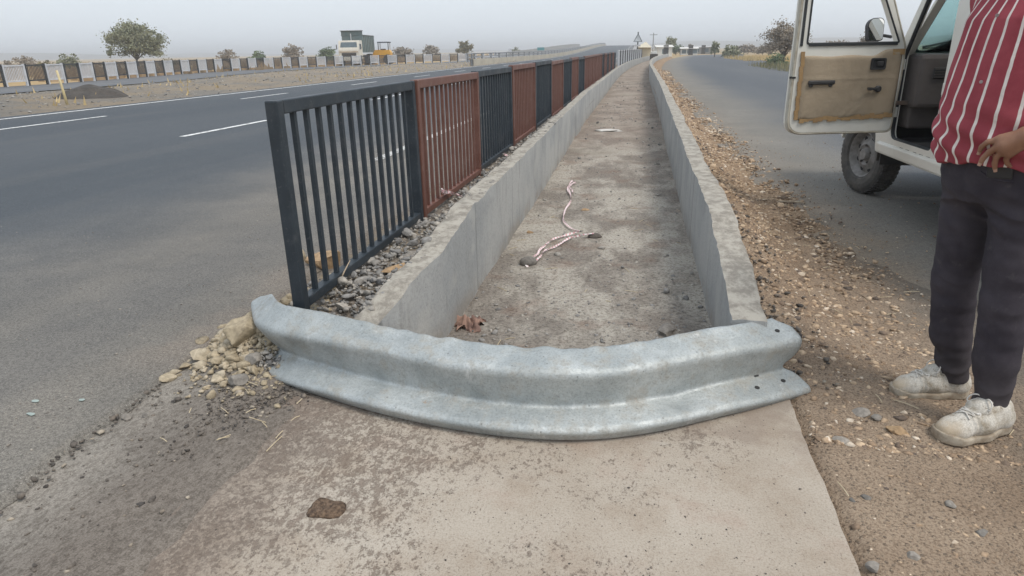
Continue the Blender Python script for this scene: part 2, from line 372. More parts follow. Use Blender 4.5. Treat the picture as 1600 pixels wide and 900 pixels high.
def m_median():
    t = NT('median_soil'); n = t.noise(.35, 6, .65); g = t.noise(11, 7, .8)
    a = t.mix(t.ramp(n, .38, .62), (.27, .25, .22), (.345, .285, .21)); a = t.mix(t.ramp(t.noise(.9, 5), .55, .7, 0, .5), a, (.42, .35, .26))
    c = t.mix(t.ramp(g, .4, .7, 0, .6), a, t.mix(1.0, a, (.5, .48, .47), 'MULTIPLY'))
    t.bump(g, .9, .12); return t.fin(c, .95, 0, .2)
def m_field():
    t = NT('dry_field'); n = t.noise(.02, 5, .6, t.vec((1, .45, 1))); g = t.noise(.5, 5, .7)
    a = t.mix(t.ramp(n, .42, .58), (.36, .285, .18), (.42, .30, .155)); a = t.mix(t.ramp(t.noise(.012, 4), .55, .65, 0, .5), a, (.24, .22, .14))
    c = t.mix(t.ramp(g, .35, .7, 0, .5), a, t.mix(1.0, a, (.6, .6, .55), 'MULTIPLY')); return t.fin(c, .95, 0, .15)
MAT = {}
MAT['rubble'] = rockmat('rubble_grey', [(0, (.18, .176, .17)), (.4, (.27, .262, .25)), (.8, (.35, .328, .295)), (1, (.45, .415, .36))])
MAT['gravel'] = rockmat('gravel_brown', [(0, (.13, .105, .09)), (.2, (.26, .185, .125)), (.6, (.42, .305, .205)), (.85, (.55, .42, .29)), (1, (.64, .56, .46))])
MAT['yellow'] = rockmat('rock_yellow', [(0, (.30, .25, .175)), (.5, (.40, .335, .235)), (1, (.46, .40, .305))])
MAT['crumb'] = rockmat('crumb_dark', [(0, (.07, .064, .06)), (.6, (.16, .14, .12)), (.9, (.2, .17, .14)), (1, (.4, .35, .28))])
MAT['basalt'] = rockmat('basalt', [(0, (.14, .132, .12)), (1, (.23, .212, .19))])
MAT['tanrock'] = rockmat('rock_tan', [(0, (.38, .26, .15)), (1, (.44, .31, .19))])
MAT['greystone'] = rockmat('stone_grey', [(0, (.21, .195, .175)), (1, (.33, .30, .262))])

def structure(o, kind='structure'): o['kind'] = kind; return o
# plain out to the horizon
gs = np.concatenate([-np.geomspace(3000, 30, 14), np.linspace(-20, 20, 5), np.geomspace(30, 3000, 14)])
structure(link('ground', grid_mesh('ground', gs, gs, lambda U, V: (U, V, 0 * U - .12)), m_field()))
# highway
ys = space(-4, 340, .05, 6.0); xs = np.concatenate([np.linspace(-15.3, -3.2, 22), np.linspace(-3.0, -2.2, 10), np.linspace(-2.16, -2.02, 6)])
def f_road(U, V):
    e = sstep(U, -2.4, -2.02); wob = .06 * nz2(U * 0, V, 2.2, 0) + .035 * nz2(U * 0 + 3, V, 9.0, 1)
    return U + e * wob + off(V) * sstep(U, -15.3, -2.1) * .0, V, .016 + rise(V) + .0015 * nz2(U, V, 7, 2) - .03 * sstep(U, -2.05, -2.02)
structure(link('main_road', grid_mesh('main_road', xs, ys, f_road), m_asphalt_main()))
# dirt bank beside the road and under the fence
ys2 = space(-3, 92, .022, .9)
xs2 = np.concatenate([np.linspace(-2.7, -2.15, 6), np.linspace(-2.12, -.98, 48)])
structure(link('roadside_dirt', grid_mesh('roadside_dirt', xs2, ys2, lambda U, V: (U + off(V), V, z_left(U + off(V), V) + .006 * nz2(U, V, 22, 2))), m_dirt_left()))
# concrete apron in front
def ragged(pts, amp, fr, step=.03):
    out = []
    for i, p in enumerate(pts):
        q = pts[(i + 1) % len(pts)]; L = math.dist(p, q); n = max(2, int(L / step))
        for k in range(n):
            x = p[0] + (q[0] - p[0]) * k / n; y = p[1] + (q[1] - p[1]) * k / n
            a = nz2(x, y, fr, 0) * amp + nz2(x, y, fr * 4, 1) * amp * .5; b = nz2(x + 9, y, fr, 2) * amp
            out.append((x + float(a), y + float(b)))
    return out
sb = MB().plate(ragged([(-1.36, .1), (.63, .1), (.655, 2.72), (-1.36, 2.62)], .006, 7), [], .09, Matrix.Translation((0, 0, -.076)))
structure(sb.build('concrete_slab', m_concrete_slab(), bevel=.008))
# drain floor
ysf = space(2.55, 95, .03, .8); xsf = np.linspace(-1.12, .56, 52)
structure(link('drain_floor', grid_mesh('drain_floor', xsf, ysf, lambda U, V: (U + off(V) - .10 * sstep(V, 4, 14) * (U < -.2), V, z_floor(U, V) + .012 * sstep(V, 2.55, 2.8))), m_drain_floor()))
# gravel verge
ysv = space(-3, 98, .022, .9); xsv = np.concatenate([np.linspace(.45, 1.75, 56), np.linspace(1.79, 2.3, 8)])
def f_verge(U, V):
    e = sstep(U, 1.2, 1.75); U2 = U - e * (.62 * sstep(V, 3.0, 4.6)) + sstep(U, 1.7, 2.3) * 1.6 * (1 - sstep(V, 3.0, 4.4)) + e * (.05 * nz2(U * 0, V, 2.5, 0) + .025 * nz2(U * 0, V, 10, 1)) * sstep(V, 3, 4)
    return U2 + off(V), V, z_verge(U2 + off(V), V) - .03 * sstep(U, 1.7, 2.3) * sstep(V, 2.8, 4.0) + .004
structure(link('gravel_verge', grid_mesh('gravel_verge', xsv, ysv, f_verge), m_verge()))
# service road
yss = space(-4, 240, .15, 3.0); xss = np.concatenate([np.linspace(1.2, 3, 14), np.linspace(3.4, 10.6, 16)])
structure(link('service_road', grid_mesh('service_road', xss, yss, lambda U, V: (U + off(V), V, -.020 - .03 * (1 - sstep(V, 2.9, 4.4)) + .006 * nz2(U, V, 1.2, 0) + .05 * sstep(V, 40, 90) - .6 * sstep(V, 110, 240))), m_asphalt_service()))
# far carriageway follows the far fence (surveyed line)
FENCE_PX = [(-620, 180.5), (-420, 166.5), (-250, 155), (-140, 147.6), (-60, 142.4), (0, 138.6), (43, 136), (86, 133), (126, 130.4), (164, 127.2), (195, 124.6), (228, 121.6), (282, 117.2), (330, 113.6), (400, 109.4), (470, 106.2), (540, 103.4), (600, 101.3), (670, 99), (742, 97)]
FL = np.array([ground_at(*p) for p in FENCE_PX])
def smooth_line(P, it=3):
    P = P.copy()
    for _ in range(it): P[1:-1] = .25 * P[:-2] + .5 * P[1:-1] + .25 * P[2:]
    return P
FL = smooth_line(FL)
def resample(P, n):
    d = np.concatenate([[0], np.cumsum(np.linalg.norm(np.diff(P, axis=0), axis=1))]); s = np.linspace(0, d[-1], n)
    return np.stack([np.interp(s, d, P[:, i]) for i in range(P.shape[1])], 1), d[-1]
FR, FLEN = resample(FL, 170)
tg = np.gradient(FR, axis=0); tg /= np.linalg.norm(tg, axis=1)[:, None]; nr = np.stack([tg[:, 1], -tg[:, 0]], 1)    # towards the highway
def strip(P, N, offs, zf):
    V = np.stack([np.concatenate([P + N * o, np.full((len(P), 1), zf(o))], 1) for o in offs], 1); m = len(offs)
    i = np.arange(len(P) - 1)[:, None] * m + np.arange(m - 1)[None]; return V.reshape(-1, 3), np.stack([i, i + m, i + m + 1, i + 1], -1).reshape(-1, 4)
V_, F_ = strip(FR, nr, np.linspace(.35, 5.6, 6), lambda o: .06)
structure(link('far_carriageway', mesh_np('far_carriageway', V_, F_, None, True), simple('asphalt_far', (.105, .11, .118), (.135, .137, .14), .6, .85, 0, .2, 9, .02)))
V_, F_ = strip(FR, nr, [-.5, -.45, .36, .37], lambda o: .06 if -.5 < o < .37 else -.12)
structure(link('far_kerb', mesh_np('far_kerb', V_ + [0, 0, .0], F_), simple('kerb_dark', (.07, .07, .072), (.10, .10, .10), 2)))
# median: rough soil between highway and far carriageway
Pm = []
for i in range(len(FR)):
    a = FR[i] + nr[i] * 5.4; b = np.array([-15.1, a[1] - 9 + 11 * i / len(FR)]); Pm.append((a, b))
ss = np.linspace(0, 1, 34); Vm = np.array([[np.append(a + (b - a) * s, 0) for s in ss] for a, b in Pm])
Vm[..., 2] = .02 + np.clip(np.sin(PI * ss), 0, 1)[None] * (.10 + .10 * nz2(Vm[..., 0], Vm[..., 1], .5, 0) + .05 * nz2(Vm[..., 0], Vm[..., 1], 2.0, 1)) - .03 * (ss[None] > .97)
m_ = len(ss); i_ = np.arange(len(FR) - 1)[:, None] * m_ + np.arange(m_ - 1)[None]
structure(link('median', mesh_np('median', Vm.reshape(-1, 3), np.stack([i_, i_ + m_, i_ + m_ + 1, i_ + 1], -1).reshape(-1, 4), None, True), m_median()))
# painted lines
pm = NT('road_paint'); pf = pm.ramp(pm.noise(13, 7, .75), .38, .50); pmat = pm.fin(pm.mix(pf, (.20, .20, .2), (.74, .75, .74)), .6)
pw = NT('road_paint_worn'); pf = pw.ramp(pw.noise(16, 6, .75), .42, .58); pwm = pw.fin(pw.mix(pf, (.19, .185, .17), (.66, .66, .63)), .6)
def paint(name, segs, mat):
    mb = MB()
    for x, y0, y1, wd in segs:
        n = max(1, int((y1 - y0) / 3)); 
        for k in range(n):
            a = y0 + (y1 - y0) * k / n; b = y0 + (y1 - y0) * (k + 1) / n; za = .0225 + float(rise(a)); zb = .0225 + float(rise(b))
            mb.add([(x - wd / 2, a, za), (x + wd / 2, a, za), (x + wd / 2, b, zb), (x - wd / 2, b, zb)], [(0, 1, 2, 3)])
    return structure(mb.build(name, mat))
segs = [(-14.75, -2, 330, .16)]
for k in range(-1, 12):
    segs.append((-12.62, 11.6 + 9 * k, 14.7 + 9 * k, .13)); segs.append((-7.85, 10.8 + 9 * k, 13.7 + 9 * k, .13))
paint('lane_marking', segs, pmat)
paint('edge_marking', [(-3.36, 8.4, 330, .15)], pwm)

# ------------------------------------------------------------------ loose stones and grit (nobody could count these)
def stuff(name, me, mat, label, cat): return tag(link(name, me, mat), label, cat, kind='stuff')
def scatter(n, x0, x1, y0, y1, pw=1.6):
    y = y0 + (y1 - y0) * RNG.uniform(0, 1, n) ** pw; x = RNG.uniform(x0, x1, n); return x, y
# verge gravel
x1_, y1_ = scatter(62000, .60, 1.66, 2.25, 46, 2.4); dens = nz2(x1_, y1_, 1.5, 1) + RNG.uniform(-.6, .9, len(x1_)) > -.45
edge_keep = (RNG.uniform(0, 1, len(x1_)) < 1 - .88 * sstep(x1_, 1.15, 1.62)) & (RNG.uniform(0, 1, len(x1_)) < .25 + .75 * sstep(y1_, 2.3, 3.4)); k_ = dens & edge_keep; x1_, y1_ = x1_[k_], y1_[k_]
s1 = np.clip(RNG.lognormal(-4.6, .6, len(x1_)), .004, .045) * (1 + .07 * y1_) * (.82 + .18 * sstep(y1_, 2.4, 4.0)); X1 = x1_ + off(y1_)
x2_, y2_ = scatter(7500, .68, 1.9, 1.2, 3.1, 1.0); k_ = (nz2(x2_, y2_, 1.8, 0) + RNG.uniform(-.7, .9, len(x2_)) > -.1) & (RNG.uniform(0, 1, len(x2_)) < 1 - .8 * sstep(x2_, 1.2, 1.75)); x2_, y2_ = x2_[k_], y2_[k_]
s2 = np.clip(RNG.lognormal(-4.95, .5, len(x2_)), .0035, .026)
PX = np.concatenate([X1, x2_]); PY = np.concatenate([y1_, y2_]); SS = np.concatenate([s1, s2])
stuff('verge_gravel', stones_mesh('verge_gravel', np.stack([PX, PY, z_verge(PX, PY)], 1), SS, flat=.55, sink=.22), MAT['gravel'], 'loose brown gravel covering the verge beside the service road', 'gravel')
x_, y_ = scatter(3000, .60, .92, 2.6, 9, 1.6); s_ = np.clip(RNG.lognormal(-4.3, .5, len(x_)), .006, .04)
k_ = RNG.uniform(0, 1, len(x_)) < np.exp(-((x_ - .6) / .12)) * (.4 + .6 * (nz2(x_, y_, 1.4, 2) > 0)); x_, y_, s_ = x_[k_], y_[k_], s_[k_]
stuff('asphalt_crumbs', stones_mesh('asphalt_crumbs', np.stack([x_, y_, z_verge(x_, y_) + .01], 1), s_), MAT['crumb'], 'dark asphalt crumbs lying along the right drain wall', 'gravel')
# grey rubble behind the left wall
x_, y_ = scatter(15000, -1.62, -1.02, 2.45, 40, 2.4); s_ = np.clip(RNG.lognormal(-4.15, .62, len(x_)), .006, .08); s_ *= np.where(x_ < -1.42, .55, 1.0)
stuff('wall_rubble', stones_mesh('wall_rubble', np.stack([x_ + off(y_), y_, z_left(x_ + off(y_), y_) + RNG.uniform(-.005, .03, len(x_))], 1), s_, 2), MAT['rubble'], 'broken grey rubble filling the strip between fence and drain wall', 'rubble')
# yellowish rubble pile at the end of the rail
x_ = -1.72 + RNG.normal(0, .15, 3200); y_ = 2.66 + RNG.normal(0, .15, 3200) + (x_ + 1.72) * -.3; s_ = np.clip(RNG.lognormal(-4.2, .62, 3200), .005, .075)
stuff('rubble_pile', stones_mesh('rubble_pile', np.stack([x_, y_, z_left(x_, y_)], 1), s_, 2), MAT['yellow'], 'small yellowish rubble piled at the left end of the rail', 'rubble')
x_ = np.concatenate([-1.5 + RNG.normal(0, .13, 1500), RNG.uniform(-2.2, -1.35, 700)]); y_ = np.concatenate([2.35 + RNG.normal(0, .2, 1500), RNG.uniform(.9, 2.6, 700)]); s_ = np.clip(RNG.lognormal(-4.85, .55, len(x_)), .0035, .03)
k_ = ~((x_ > -1.30) & (y_ < 2.6) & (RNG.uniform(0, 1, len(x_)) < .6)); x_, y_, s_ = x_[k_], y_[k_], s_[k_]
stuff('dark_crumbs', stones_mesh('dark_crumbs', np.stack([x_, y_, np.where((x_ > -1.36) & (y_ < 2.62), .015, np.maximum(z_left(x_, y_), np.where(x_ > -1.36, .013, -1)))], 1), s_), MAT['crumb'], 'dark crumbs and chips scattered left of the concrete apron', 'gravel')
# broken road edge
y_ = RNG.uniform(1.0, 2.7, 420); x_ = -2.06 + .06 * nz2(y_ * 0, y_, 2.2, 0) + RNG.normal(.02, .03, 420)
stuff('edge_crumbs', stones_mesh('edge_crumbs', np.stack([x_, y_, y_ * 0 - .005], 1), np.clip(RNG.lognormal(-4.4, .5, 420), .005, .03)), MAT['crumb'], 'crumbled asphalt along the broken edge of the highway', 'gravel')
# road dust chips
x_ = -2.1 - RNG.exponential(.9, 2600); y_ = 1.0 + 8 * RNG.uniform(0, 1, 2600) ** 1.5
stuff('road_chips', stones_mesh('road_chips', np.stack([x_, y_, y_ * 0 + .015], 1), np.clip(RNG.lognormal(-5.2, .5, 2600), .003, .018)), MAT['greystone'], 'fine stone chips strewn on the dusty highway shoulder', 'gravel')
x_ = 1.5 + RNG.exponential(.7, 900); y_ = RNG.uniform(1.6, 11, 900)
stuff('service_road_chips', stones_mesh('service_road_chips', np.stack([x_, y_, y_ * 0 - .016], 1), np.clip(RNG.lognormal(-4.7, .5, 900), .004, .026)), MAT['gravel'], 'small stone chips strewn along the service road edge', 'gravel')
# grit on the apron and pebbles in the drain
x_ = RNG.uniform(-1.3, .6, 2600); y_ = RNG.uniform(1.2, 2.5, 2600); k_ = nz2(x_, y_, 2.5, 1) + RNG.uniform(-.8, .8, 2600) > .1 + .5 * sstep(x_, -.6, .5); x_, y_ = x_[k_], y_[k_]
stuff('apron_grit', stones_mesh('apron_grit', np.stack([x_, y_, x_ * 0 + .014], 1), np.clip(RNG.lognormal(-5.75, .45, len(x_)), .0022, .011), flat=.5), MAT['crumb'], 'fine dark grit sprinkled over the pale concrete apron', 'grit')
x_, y_ = scatter(11000, -.93, .43, 2.7, 30, 2.2); k_ = nz2(x_, y_, 1.6, 2) + RNG.uniform(-.8, .8, len(x_)) > 0; x_, y_ = x_[k_], y_[k_]
stuff('drain_pebbles', stones_mesh('drain_pebbles', np.stack([x_ + off(y_), y_, z_floor(x_, y_) + .01], 1), np.clip(RNG.lognormal(-4.85, .6, len(x_)), .004, .05) * (1 + .03 * y_)), MAT['rubble'], 'pebbles and clods lying on the drain floor', 'pebbles')
# median stones
i_ = RNG.integers(0, len(Pm), 5000); s_ = RNG.uniform(.03, .97, 5000)
A_ = np.array([p[0] for p in Pm])[i_]; B_ = np.array([p[1] for p in Pm])[i_]; Q_ = A_ + (B_ - A_) * s_[:, None] + RNG.normal(0, .25, (5000, 2))
zq = .02 + np.sin(PI * s_) * (.10 + .10 * nz2(Q_[:, 0], Q_[:, 1], .5, 0) + .05 * nz2(Q_[:, 0], Q_[:, 1], 2.0, 1))
stuff('median_stones', stones_mesh('median_stones', np.column_stack([Q_, zq]), np.clip(RNG.lognormal(-3.0, .5, 5000), .02, .2)), MAT['rubble'], 'grey broken stones covering the median beyond the highway', 'stones')

hl_ = lambda y: np.interp(y, [2.42, 2.60, 3.3, 3.6, 4.8, 7, 10], [.275, .40, .495, .53, .545, .55, .55])
x_, y_ = scatter(2600, -1.02, -.885, 2.5, 9, 1.9); k_ = nz2(x_, y_, 3.0, 1) + RNG.uniform(-.6, .6, len(x_)) - 9 * (x_ + .97) > 0; x_, y_ = x_[k_], y_[k_]; xo_ = x_ - .05 * sstep(-y_, -3.0, -2.6) - .09 * sstep(-y_, -2.62, -2.36) - .10 * sstep(y_, 4, 14)
stuff('wall_top_debris', stones_mesh('wall_top_debris', np.stack([xo_, y_, hl_(y_) - .004], 1), np.clip(RNG.lognormal(-4.5, .6, len(x_)), .004, .05)), MAT['rubble'], 'dusty rubble spilling over the top of the left drain wall', 'rubble')
# ------------------------------------------------------------------ concrete drain walls
def m_wall():
    t = NT('wall_concrete'); X = t.xyz(); sv = t.vec((1, 1, .22))
    n = t.noise(1.4, 5); c = t.mix(t.ramp(n, .35, .65), (.315, .325, .325), (.41, .412, .40))
    st = t.noise(5, 5, .65, sv); c = t.mix(t.ramp(st, .5, .75, 0, .55), c, (.235, .235, .228))
    low = t.math('MULTIPLY', t.ramp(X[2], .16, .02), t.ramp(t.noise(4, 4), .35, .6)); c = t.mix(t.math('MULTIPLY', low, .55), c, (.27, .225, .175))
    pits = t.ramp(t.voro(26), .12, .05); c = t.mix(t.math('MULTIPLY', pits, t.ramp(t.noise(3.5, 3), .5, .62, 0, .7)), c, (.13, .13, .128))
    jn = t.math('ABSOLUTE', t.math('SUBTRACT', t.math('FRACT', t.math('ADD', t.math('DIVIDE', X[1], 1.22), .5)), .5)); jl = t.ramp(jn, .012, .004, 0, .55); c = t.mix(t.math('MULTIPLY', jl, t.ramp(t.noise(4, 4), .3, .55, .3, 1)), c, (.13, .13, .128))
    c = t.mix(t.ramp(t.noise(55, 5, .75), .45, .66, 0, .45), c, t.mix(1.0, c, (.62, .62, .62), 'MULTIPLY'))
    drip = t.ramp(t.noise(13, 5, .7, t.vec((1, 1, .10))), .56, .70, 0, .5); c = t.mix(drip, c, (.20, .195, .185)); c = t.mix(t.ramp(t.noise(2.3, 4), .52, .66, 0, .5), c, (.44, .435, .41))
    gn = t.n('ShaderNodeNewGeometry'); sx = t.n('ShaderNodeSeparateXYZ'); t.l(gn.outputs['True Normal'], sx.inputs[0])
    top = t.ramp(sx.outputs[2], .5, .8); tc = t.mix(t.ramp(t.noise(14, 6, .75), .38, .62), (.40, .375, .325), (.235, .215, .185))
    c = t.mix(top, c, tc); t.bump(t.math('ADD', t.noise(60, 5, .7), t.math('MULTIPLY', t.noise(6, 3), 1.5)), .35, .008)
    return t.fin(c, .9, 0, .25)
MAT['wall'] = m_wall()
def panel_jit(y, seed, L=1.22):
    k = np.floor(np.asarray(y) / L).astype(int) % 97; r = np.random.default_rng(seed).normal(0, 1, 97); return r[k]
def drain_wall(name, y0, y1, xin, hf, th, side, seed):
    ys = space(y0, y1, .03, .35); n = len(ys)
    joints = np.minimum(np.abs((ys / 1.22) % 1), np.abs(1 - (ys / 1.22) % 1)) * 1.22
    pj = panel_jit(ys, seed)
    xi = xin(ys) + off(ys) + .003 * pj + .003 * nz2(ys * 0 + seed, ys, .9, 0)
    xi = xi + side * .006 * np.exp(-(joints / .03) ** 2)                                  # groove at a form joint
    hh = hf(ys) + .0035 * panel_jit(ys, seed + 1) + .003 * nz2(ys * 0 + seed, ys, 1.6, 1) + .003 * nz2(ys * 0 + seed, ys, 10, 2)
    prof = [(0, -.08), (0, .0), (0, .25), (0, .5), (0, .8), (.0, .93), (.012, 1.0), (.3, 1.0), (.6, 1.0), (.88, 1.0), (1.0, .97), (1.0, .5), (1.0, -.1)]
    V = np.zeros((n, len(prof), 3))
    for j, (a, b) in enumerate(prof):
        tt = th * (1 + .04 * nz2(ys * 0 + 7 * seed, ys, 3.0, 0) + .035 * nz2(ys * 0 + 2, ys, 15, 1))
        V[:, j, 0] = xi + side * a * tt; V[:, j, 1] = ys
        V[:, j, 2] = hh * b if b > 0 else b
        if b >= .93:
            V[:, j, 2] += .004 * nz2(ys * 0 + j * 1.7 + seed, ys, 16, 0) + .003 * nz2(ys * 0 + j * 5.7 + seed, ys, 45, 2); V[:, j, 0] += .0025 * nz2(ys * 0 + j * 2.3, ys, 19, 1) + .0025 * nz2(ys * 0 + j * 4.3, ys, 55, 2)
    m = len(prof); i = np.arange(n - 1)[:, None] * m + np.arange(m - 1)[None]
    Fc = np.stack([i, i + 1, i + m + 1, i + m], -1).reshape(-1, 4)
    if side > 0: Fc = Fc[:, ::-1]
    V = V.reshape(-1, 3); me = mesh_np(name, V, Fc, None, True)
    bm = bmesh.new(); bm.from_mesh(me); bm.verts.ensure_lookup_table()
    for s in (0, n - 1):                                                                  # end caps
        try: bm.faces.new([bm.verts[s * m + j] for j in range(m)])
        except Exception: pass
    bmesh.ops.recalc_face_normals(bm, faces=bm.faces); bm.to_mesh(me); bm.free()
    try: me.set_sharp_from_angle(angle=math.radians(42))
    except Exception: pass
    return link(name, me, MAT['wall'])
lw = drain_wall('drain_wall', 2.42, 92, lambda y: -.88 - .05 * sstep(-y, -3.0, -2.6) - .10 * sstep(-y, -2.62, -2.36) - .10 * sstep(y, 4, 14), lambda y: np.interp(y, [2.42, 2.60, 3.3, 3.6, 4.8, 7, 10, 17, 30, 92], [.275, .40, .495, .53, .545, .55, .55, .54, .51, .50]), .13, -1, 3)
tag(lw, 'grey concrete drain wall on the fence side, its near end sloping down behind the rail', 'wall', 'concrete walls of the drain')
rw = drain_wall('drain_wall', 2.66, 95, lambda y: .42 + .03 * sstep(y, 8, 18) + .010 * nz2(np.asarray(y) * 0 + 5, y, .5, 1) * sstep(y, 4, 8), lambda y: np.interp(y, [2.58, 3.0, 3.8, 6, 9.7, 17, 26, 95], [.29, .38, .49, .53, .58, .62, .66, .62]), .135, 1, 8)
tag(rw, 'grey concrete drain wall with pale rough top beside the brown gravel verge', 'wall', 'concrete walls of the drain')

# ------------------------------------------------------------------ bent steel guard rail
def m_galv():
    t = NT('galvanised_steel'); n = t.noise(5, 5, .6); sp = t.voro(55, out='Color'); ss = t.n('ShaderNodeSeparateColor'); t.l(sp, ss.inputs[0])
    c = t.mix(t.ramp(n, .35, .65), (.37, .40, .40), (.51, .54, .535)); c = t.mix(t.math('MULTIPLY', ss.outputs[0], .25), c, (.36, .40, .42))
    dirt = t.ramp(t.noise(9, 6, .75), .47, .68, 0, .7); c = t.mix(dirt, c, (.33, .315, .275)); c = t.mix(t.ramp(t.noise(120, 4, .75), .46, .64, 0, .5), c, t.mix(1.0, c, (.55, .55, .54), 'MULTIPLY')); c = t.mix(t.ramp(t.voro(20), .10, .04, 0, .6), c, (.15, .15, .14))
    streak = t.ramp(t.noise(22, 5, .7, t.vec((1, 1, .25))), .58, .75, 0, .5); c = t.mix(streak, c, (.72, .74, .74))
    rust = t.math('MULTIPLY', t.ramp(t.noise(6.5, 5, .7), .66, .74), .7); c = t.mix(rust, c, (.38, .25, .15))
    t.bump(t.math('ADD', t.noise(46, 6, .75), t.math('MULTIPLY', t.noise(9, 3), 1.2)), .45, .008)
    rg = t.math('ADD', t.ramp(t.noise(26, 4), .3, .7, .46, .66), t.math('MULTIPLY', dirt, .35))
    return t.fin(c, rg, t.math('SUBTRACT', .45, t.math('MULTIPLY', dirt, .4)))
MAT['galv'] = m_galv()
PATH = np.array([(-1.84, 2.79), (-1.68, 2.55), (-1.50, 2.385), (-1.24, 2.255), (-.95, 2.15), (-.62, 2.075), (-.33, 2.055), (-.06, 2.095), (.18, 2.20), (.43, 2.36), (.735, 2.585)])
def catmull(P, n):
    P = np.vstack([2 * P[0] - P[1], P, 2 * P[-1] - P[-2]]); out = []
    for i in range(1, len(P) - 2):
        for t in np.linspace(0, 1, 24, endpoint=False):
            a, b, c, d = P[i - 1], P[i], P[i + 1], P[i + 2]
            out.append(.5 * ((2 * b) + (-a + c) * t + (2 * a - 5 * b + 4 * c - d) * t * t + (-a + 3 * b - 3 * c + d) * t ** 3))
    out.append(P[-2]); return resample(np.array(out), n)[0]
C_ = smooth_line(catmull(PATH, 280), 25); T_ = np.gradient(C_, axis=0); T_ /= np.linalg.norm(T_, axis=1)[:, None]; N_ = np.stack([T_[:, 1], -T_[:, 0]], 1)   # outward (towards us)
def fillet2(P, r, n=5):
    out = [P[0]]
    for a, b, c, q in zip(P[:-2], P[1:-1], P[2:], r):
        a, b, c = np.array(a), np.array(b), np.array(c); u = (a - b) / np.linalg.norm(a - b); w_ = (c - b) / np.linalg.norm(c - b); s0, e0 = b + u * q, b + w_ * q
        out += [tuple(s0 * (1 - t) ** 2 + b * 2 * t * (1 - t) + e0 * t * t) for t in np.linspace(0, 1, n)]
    return out + [P[-1]]
PR = np.array(fillet2([(0, .050), (.020, .0865), (.042, .0855), (.120, .0), (.220, .0850), (.246, .0865), (.332, .010), (.338, .0)], [.010, .012, .014, .014, .014, .003]))
d_ = np.concatenate([[0], np.cumsum(np.linalg.norm(np.diff(PR, axis=0), axis=1))]); sj = np.linspace(0, d_[-1], 72)
PR = np.stack([np.interp(sj, d_, PR[:, k]) for k in (0, 1)], 1)
s_ = np.linspace(0, 1, len(C_)); V = np.zeros((len(C_), len(PR), 3))
for j, (v, u) in enumerate(PR):
    uo = u - .0845                                                # path marks the outer face
    k = j / (len(PR) - 1); mid = np.exp(-((s_ - .52) / .22) ** 2)
    edge = sstep(k, .90, 1.0)
    dz = edge * mid * (.0035 * np.sin(s_ * 150 + 2 * np.sin(s_ * 17)) + .003 * np.sin(s_ * 83 + 1)) + edge * .0018 * nz2(s_ * 60, s_ * 0, 1.5, 2)
    du = .0045 * nz2(s_ * 26, s_ * 0 + v * 14, 1.0, 0) + .0018 * nz2(s_ * 80, s_ * 0 + v * 30, 1.0, 1)
    du = du - .016 * np.exp(-((s_ - .80) / .020) ** 2 - ((v - .085) / .030) ** 2)           # kink low on the right
    v = v if v < .255 else .255 + (v - .255) * (np.interp(s_, [0, .05], [.55, 1]))
    for dc, dv, da, dsx, dsv in ((.30, .30, .007, .02, .03), (.42, .10, -.006, .03, .03), (.55, .29, .005, .015, .03), (.63, .12, .007, .02, .025), (.36, .21, .005, .03, .02), (.72, .29, .006, .02, .03), (.18, .12, .006, .02, .03)):
        du = du - da * np.exp(-((s_ - dc) / dsx) ** 2 - ((v - dv) / dsv) ** 2)
    du = du + .004 * np.sin(s_ * 120) * np.exp(-((v - .125) / .03) ** 2) * mid
    lean = .10 * (v - .16) * (1 - 2.0 * sstep(s_, .0, .30) * 0) + (v / .318) * .05 * (1 - sstep(s_, 0, .18))
    la = np.radians(6 + 25 * sstep(s_, .10, .40) - 9 * sstep(s_, .75, 1.0)); cl_, sl_ = np.cos(la), np.sin(la)
    uu = (uo + du) * cl_ - v * sl_; vv = v * cl_ + (uo + du) * sl_
    V[:, j, 0] = C_[:, 0] + N_[:, 0] * uu; V[:, j, 1] = C_[:, 1] + N_[:, 1] * uu
    lift = .092 * np.sin(la) - .02 * np.cos(la) + .012 - .045 * (1 - sstep(s_, 0, .25)) - .022 * sstep(s_, .85, 1.0)
    flare = .0 * (1 - sstep(s_, 0, .06)) * np.sign(v - .157) * (abs(v - .157) > .03)
    V[:, j, 2] = vv + lift + dz + flare
trim = 0
i = np.arange(len(C_) - 1)[:, None] * len(PR) + np.arange(len(PR) - 1)[None]; Fc = np.stack([i, i + len(PR), i + len(PR) + 1, i + 1], -1)
# rounded ends of the beam
GR = empty('guard_rail', (-.33, 2.2, 0)); tag(GR, 'bent galvanised steel guard rail beam lying across the drain mouth', 'guard rail')
Vg = V.copy(); tongue = np.array([.016 - .052 * math.exp(-((v - .140) / .026) ** 2) - .05 * float(sstep(v, .285, .338)) - .0 * v for v, u in PR])
for e, sg in ((0, -1), (-1, 1)):
    for q in range(18):
        idx = q if e == 0 else len(C_) - 1 - q; f = (1 - q / 18) ** 1.2
        Vg[idx, :, 0] += sg * T_[idx, 0] * tongue * f; Vg[idx, :, 1] += sg * T_[idx, 1] * tongue * f
org = np.array([-.33, 2.2, 0]); me = mesh_np('beam', Vg.reshape(-1, 3) - org, Fc.reshape(-1, 4), None, True)
beam = link('beam', me, MAT['galv'], GR); so_ = beam.modifiers.new('thick', 'SOLIDIFY'); so_.thickness = .005; so_.offset = 1 if False else -1
hole_m = simple('hole_dark', (.035, .035, .035), bump=0, rough=.9)
hs = []
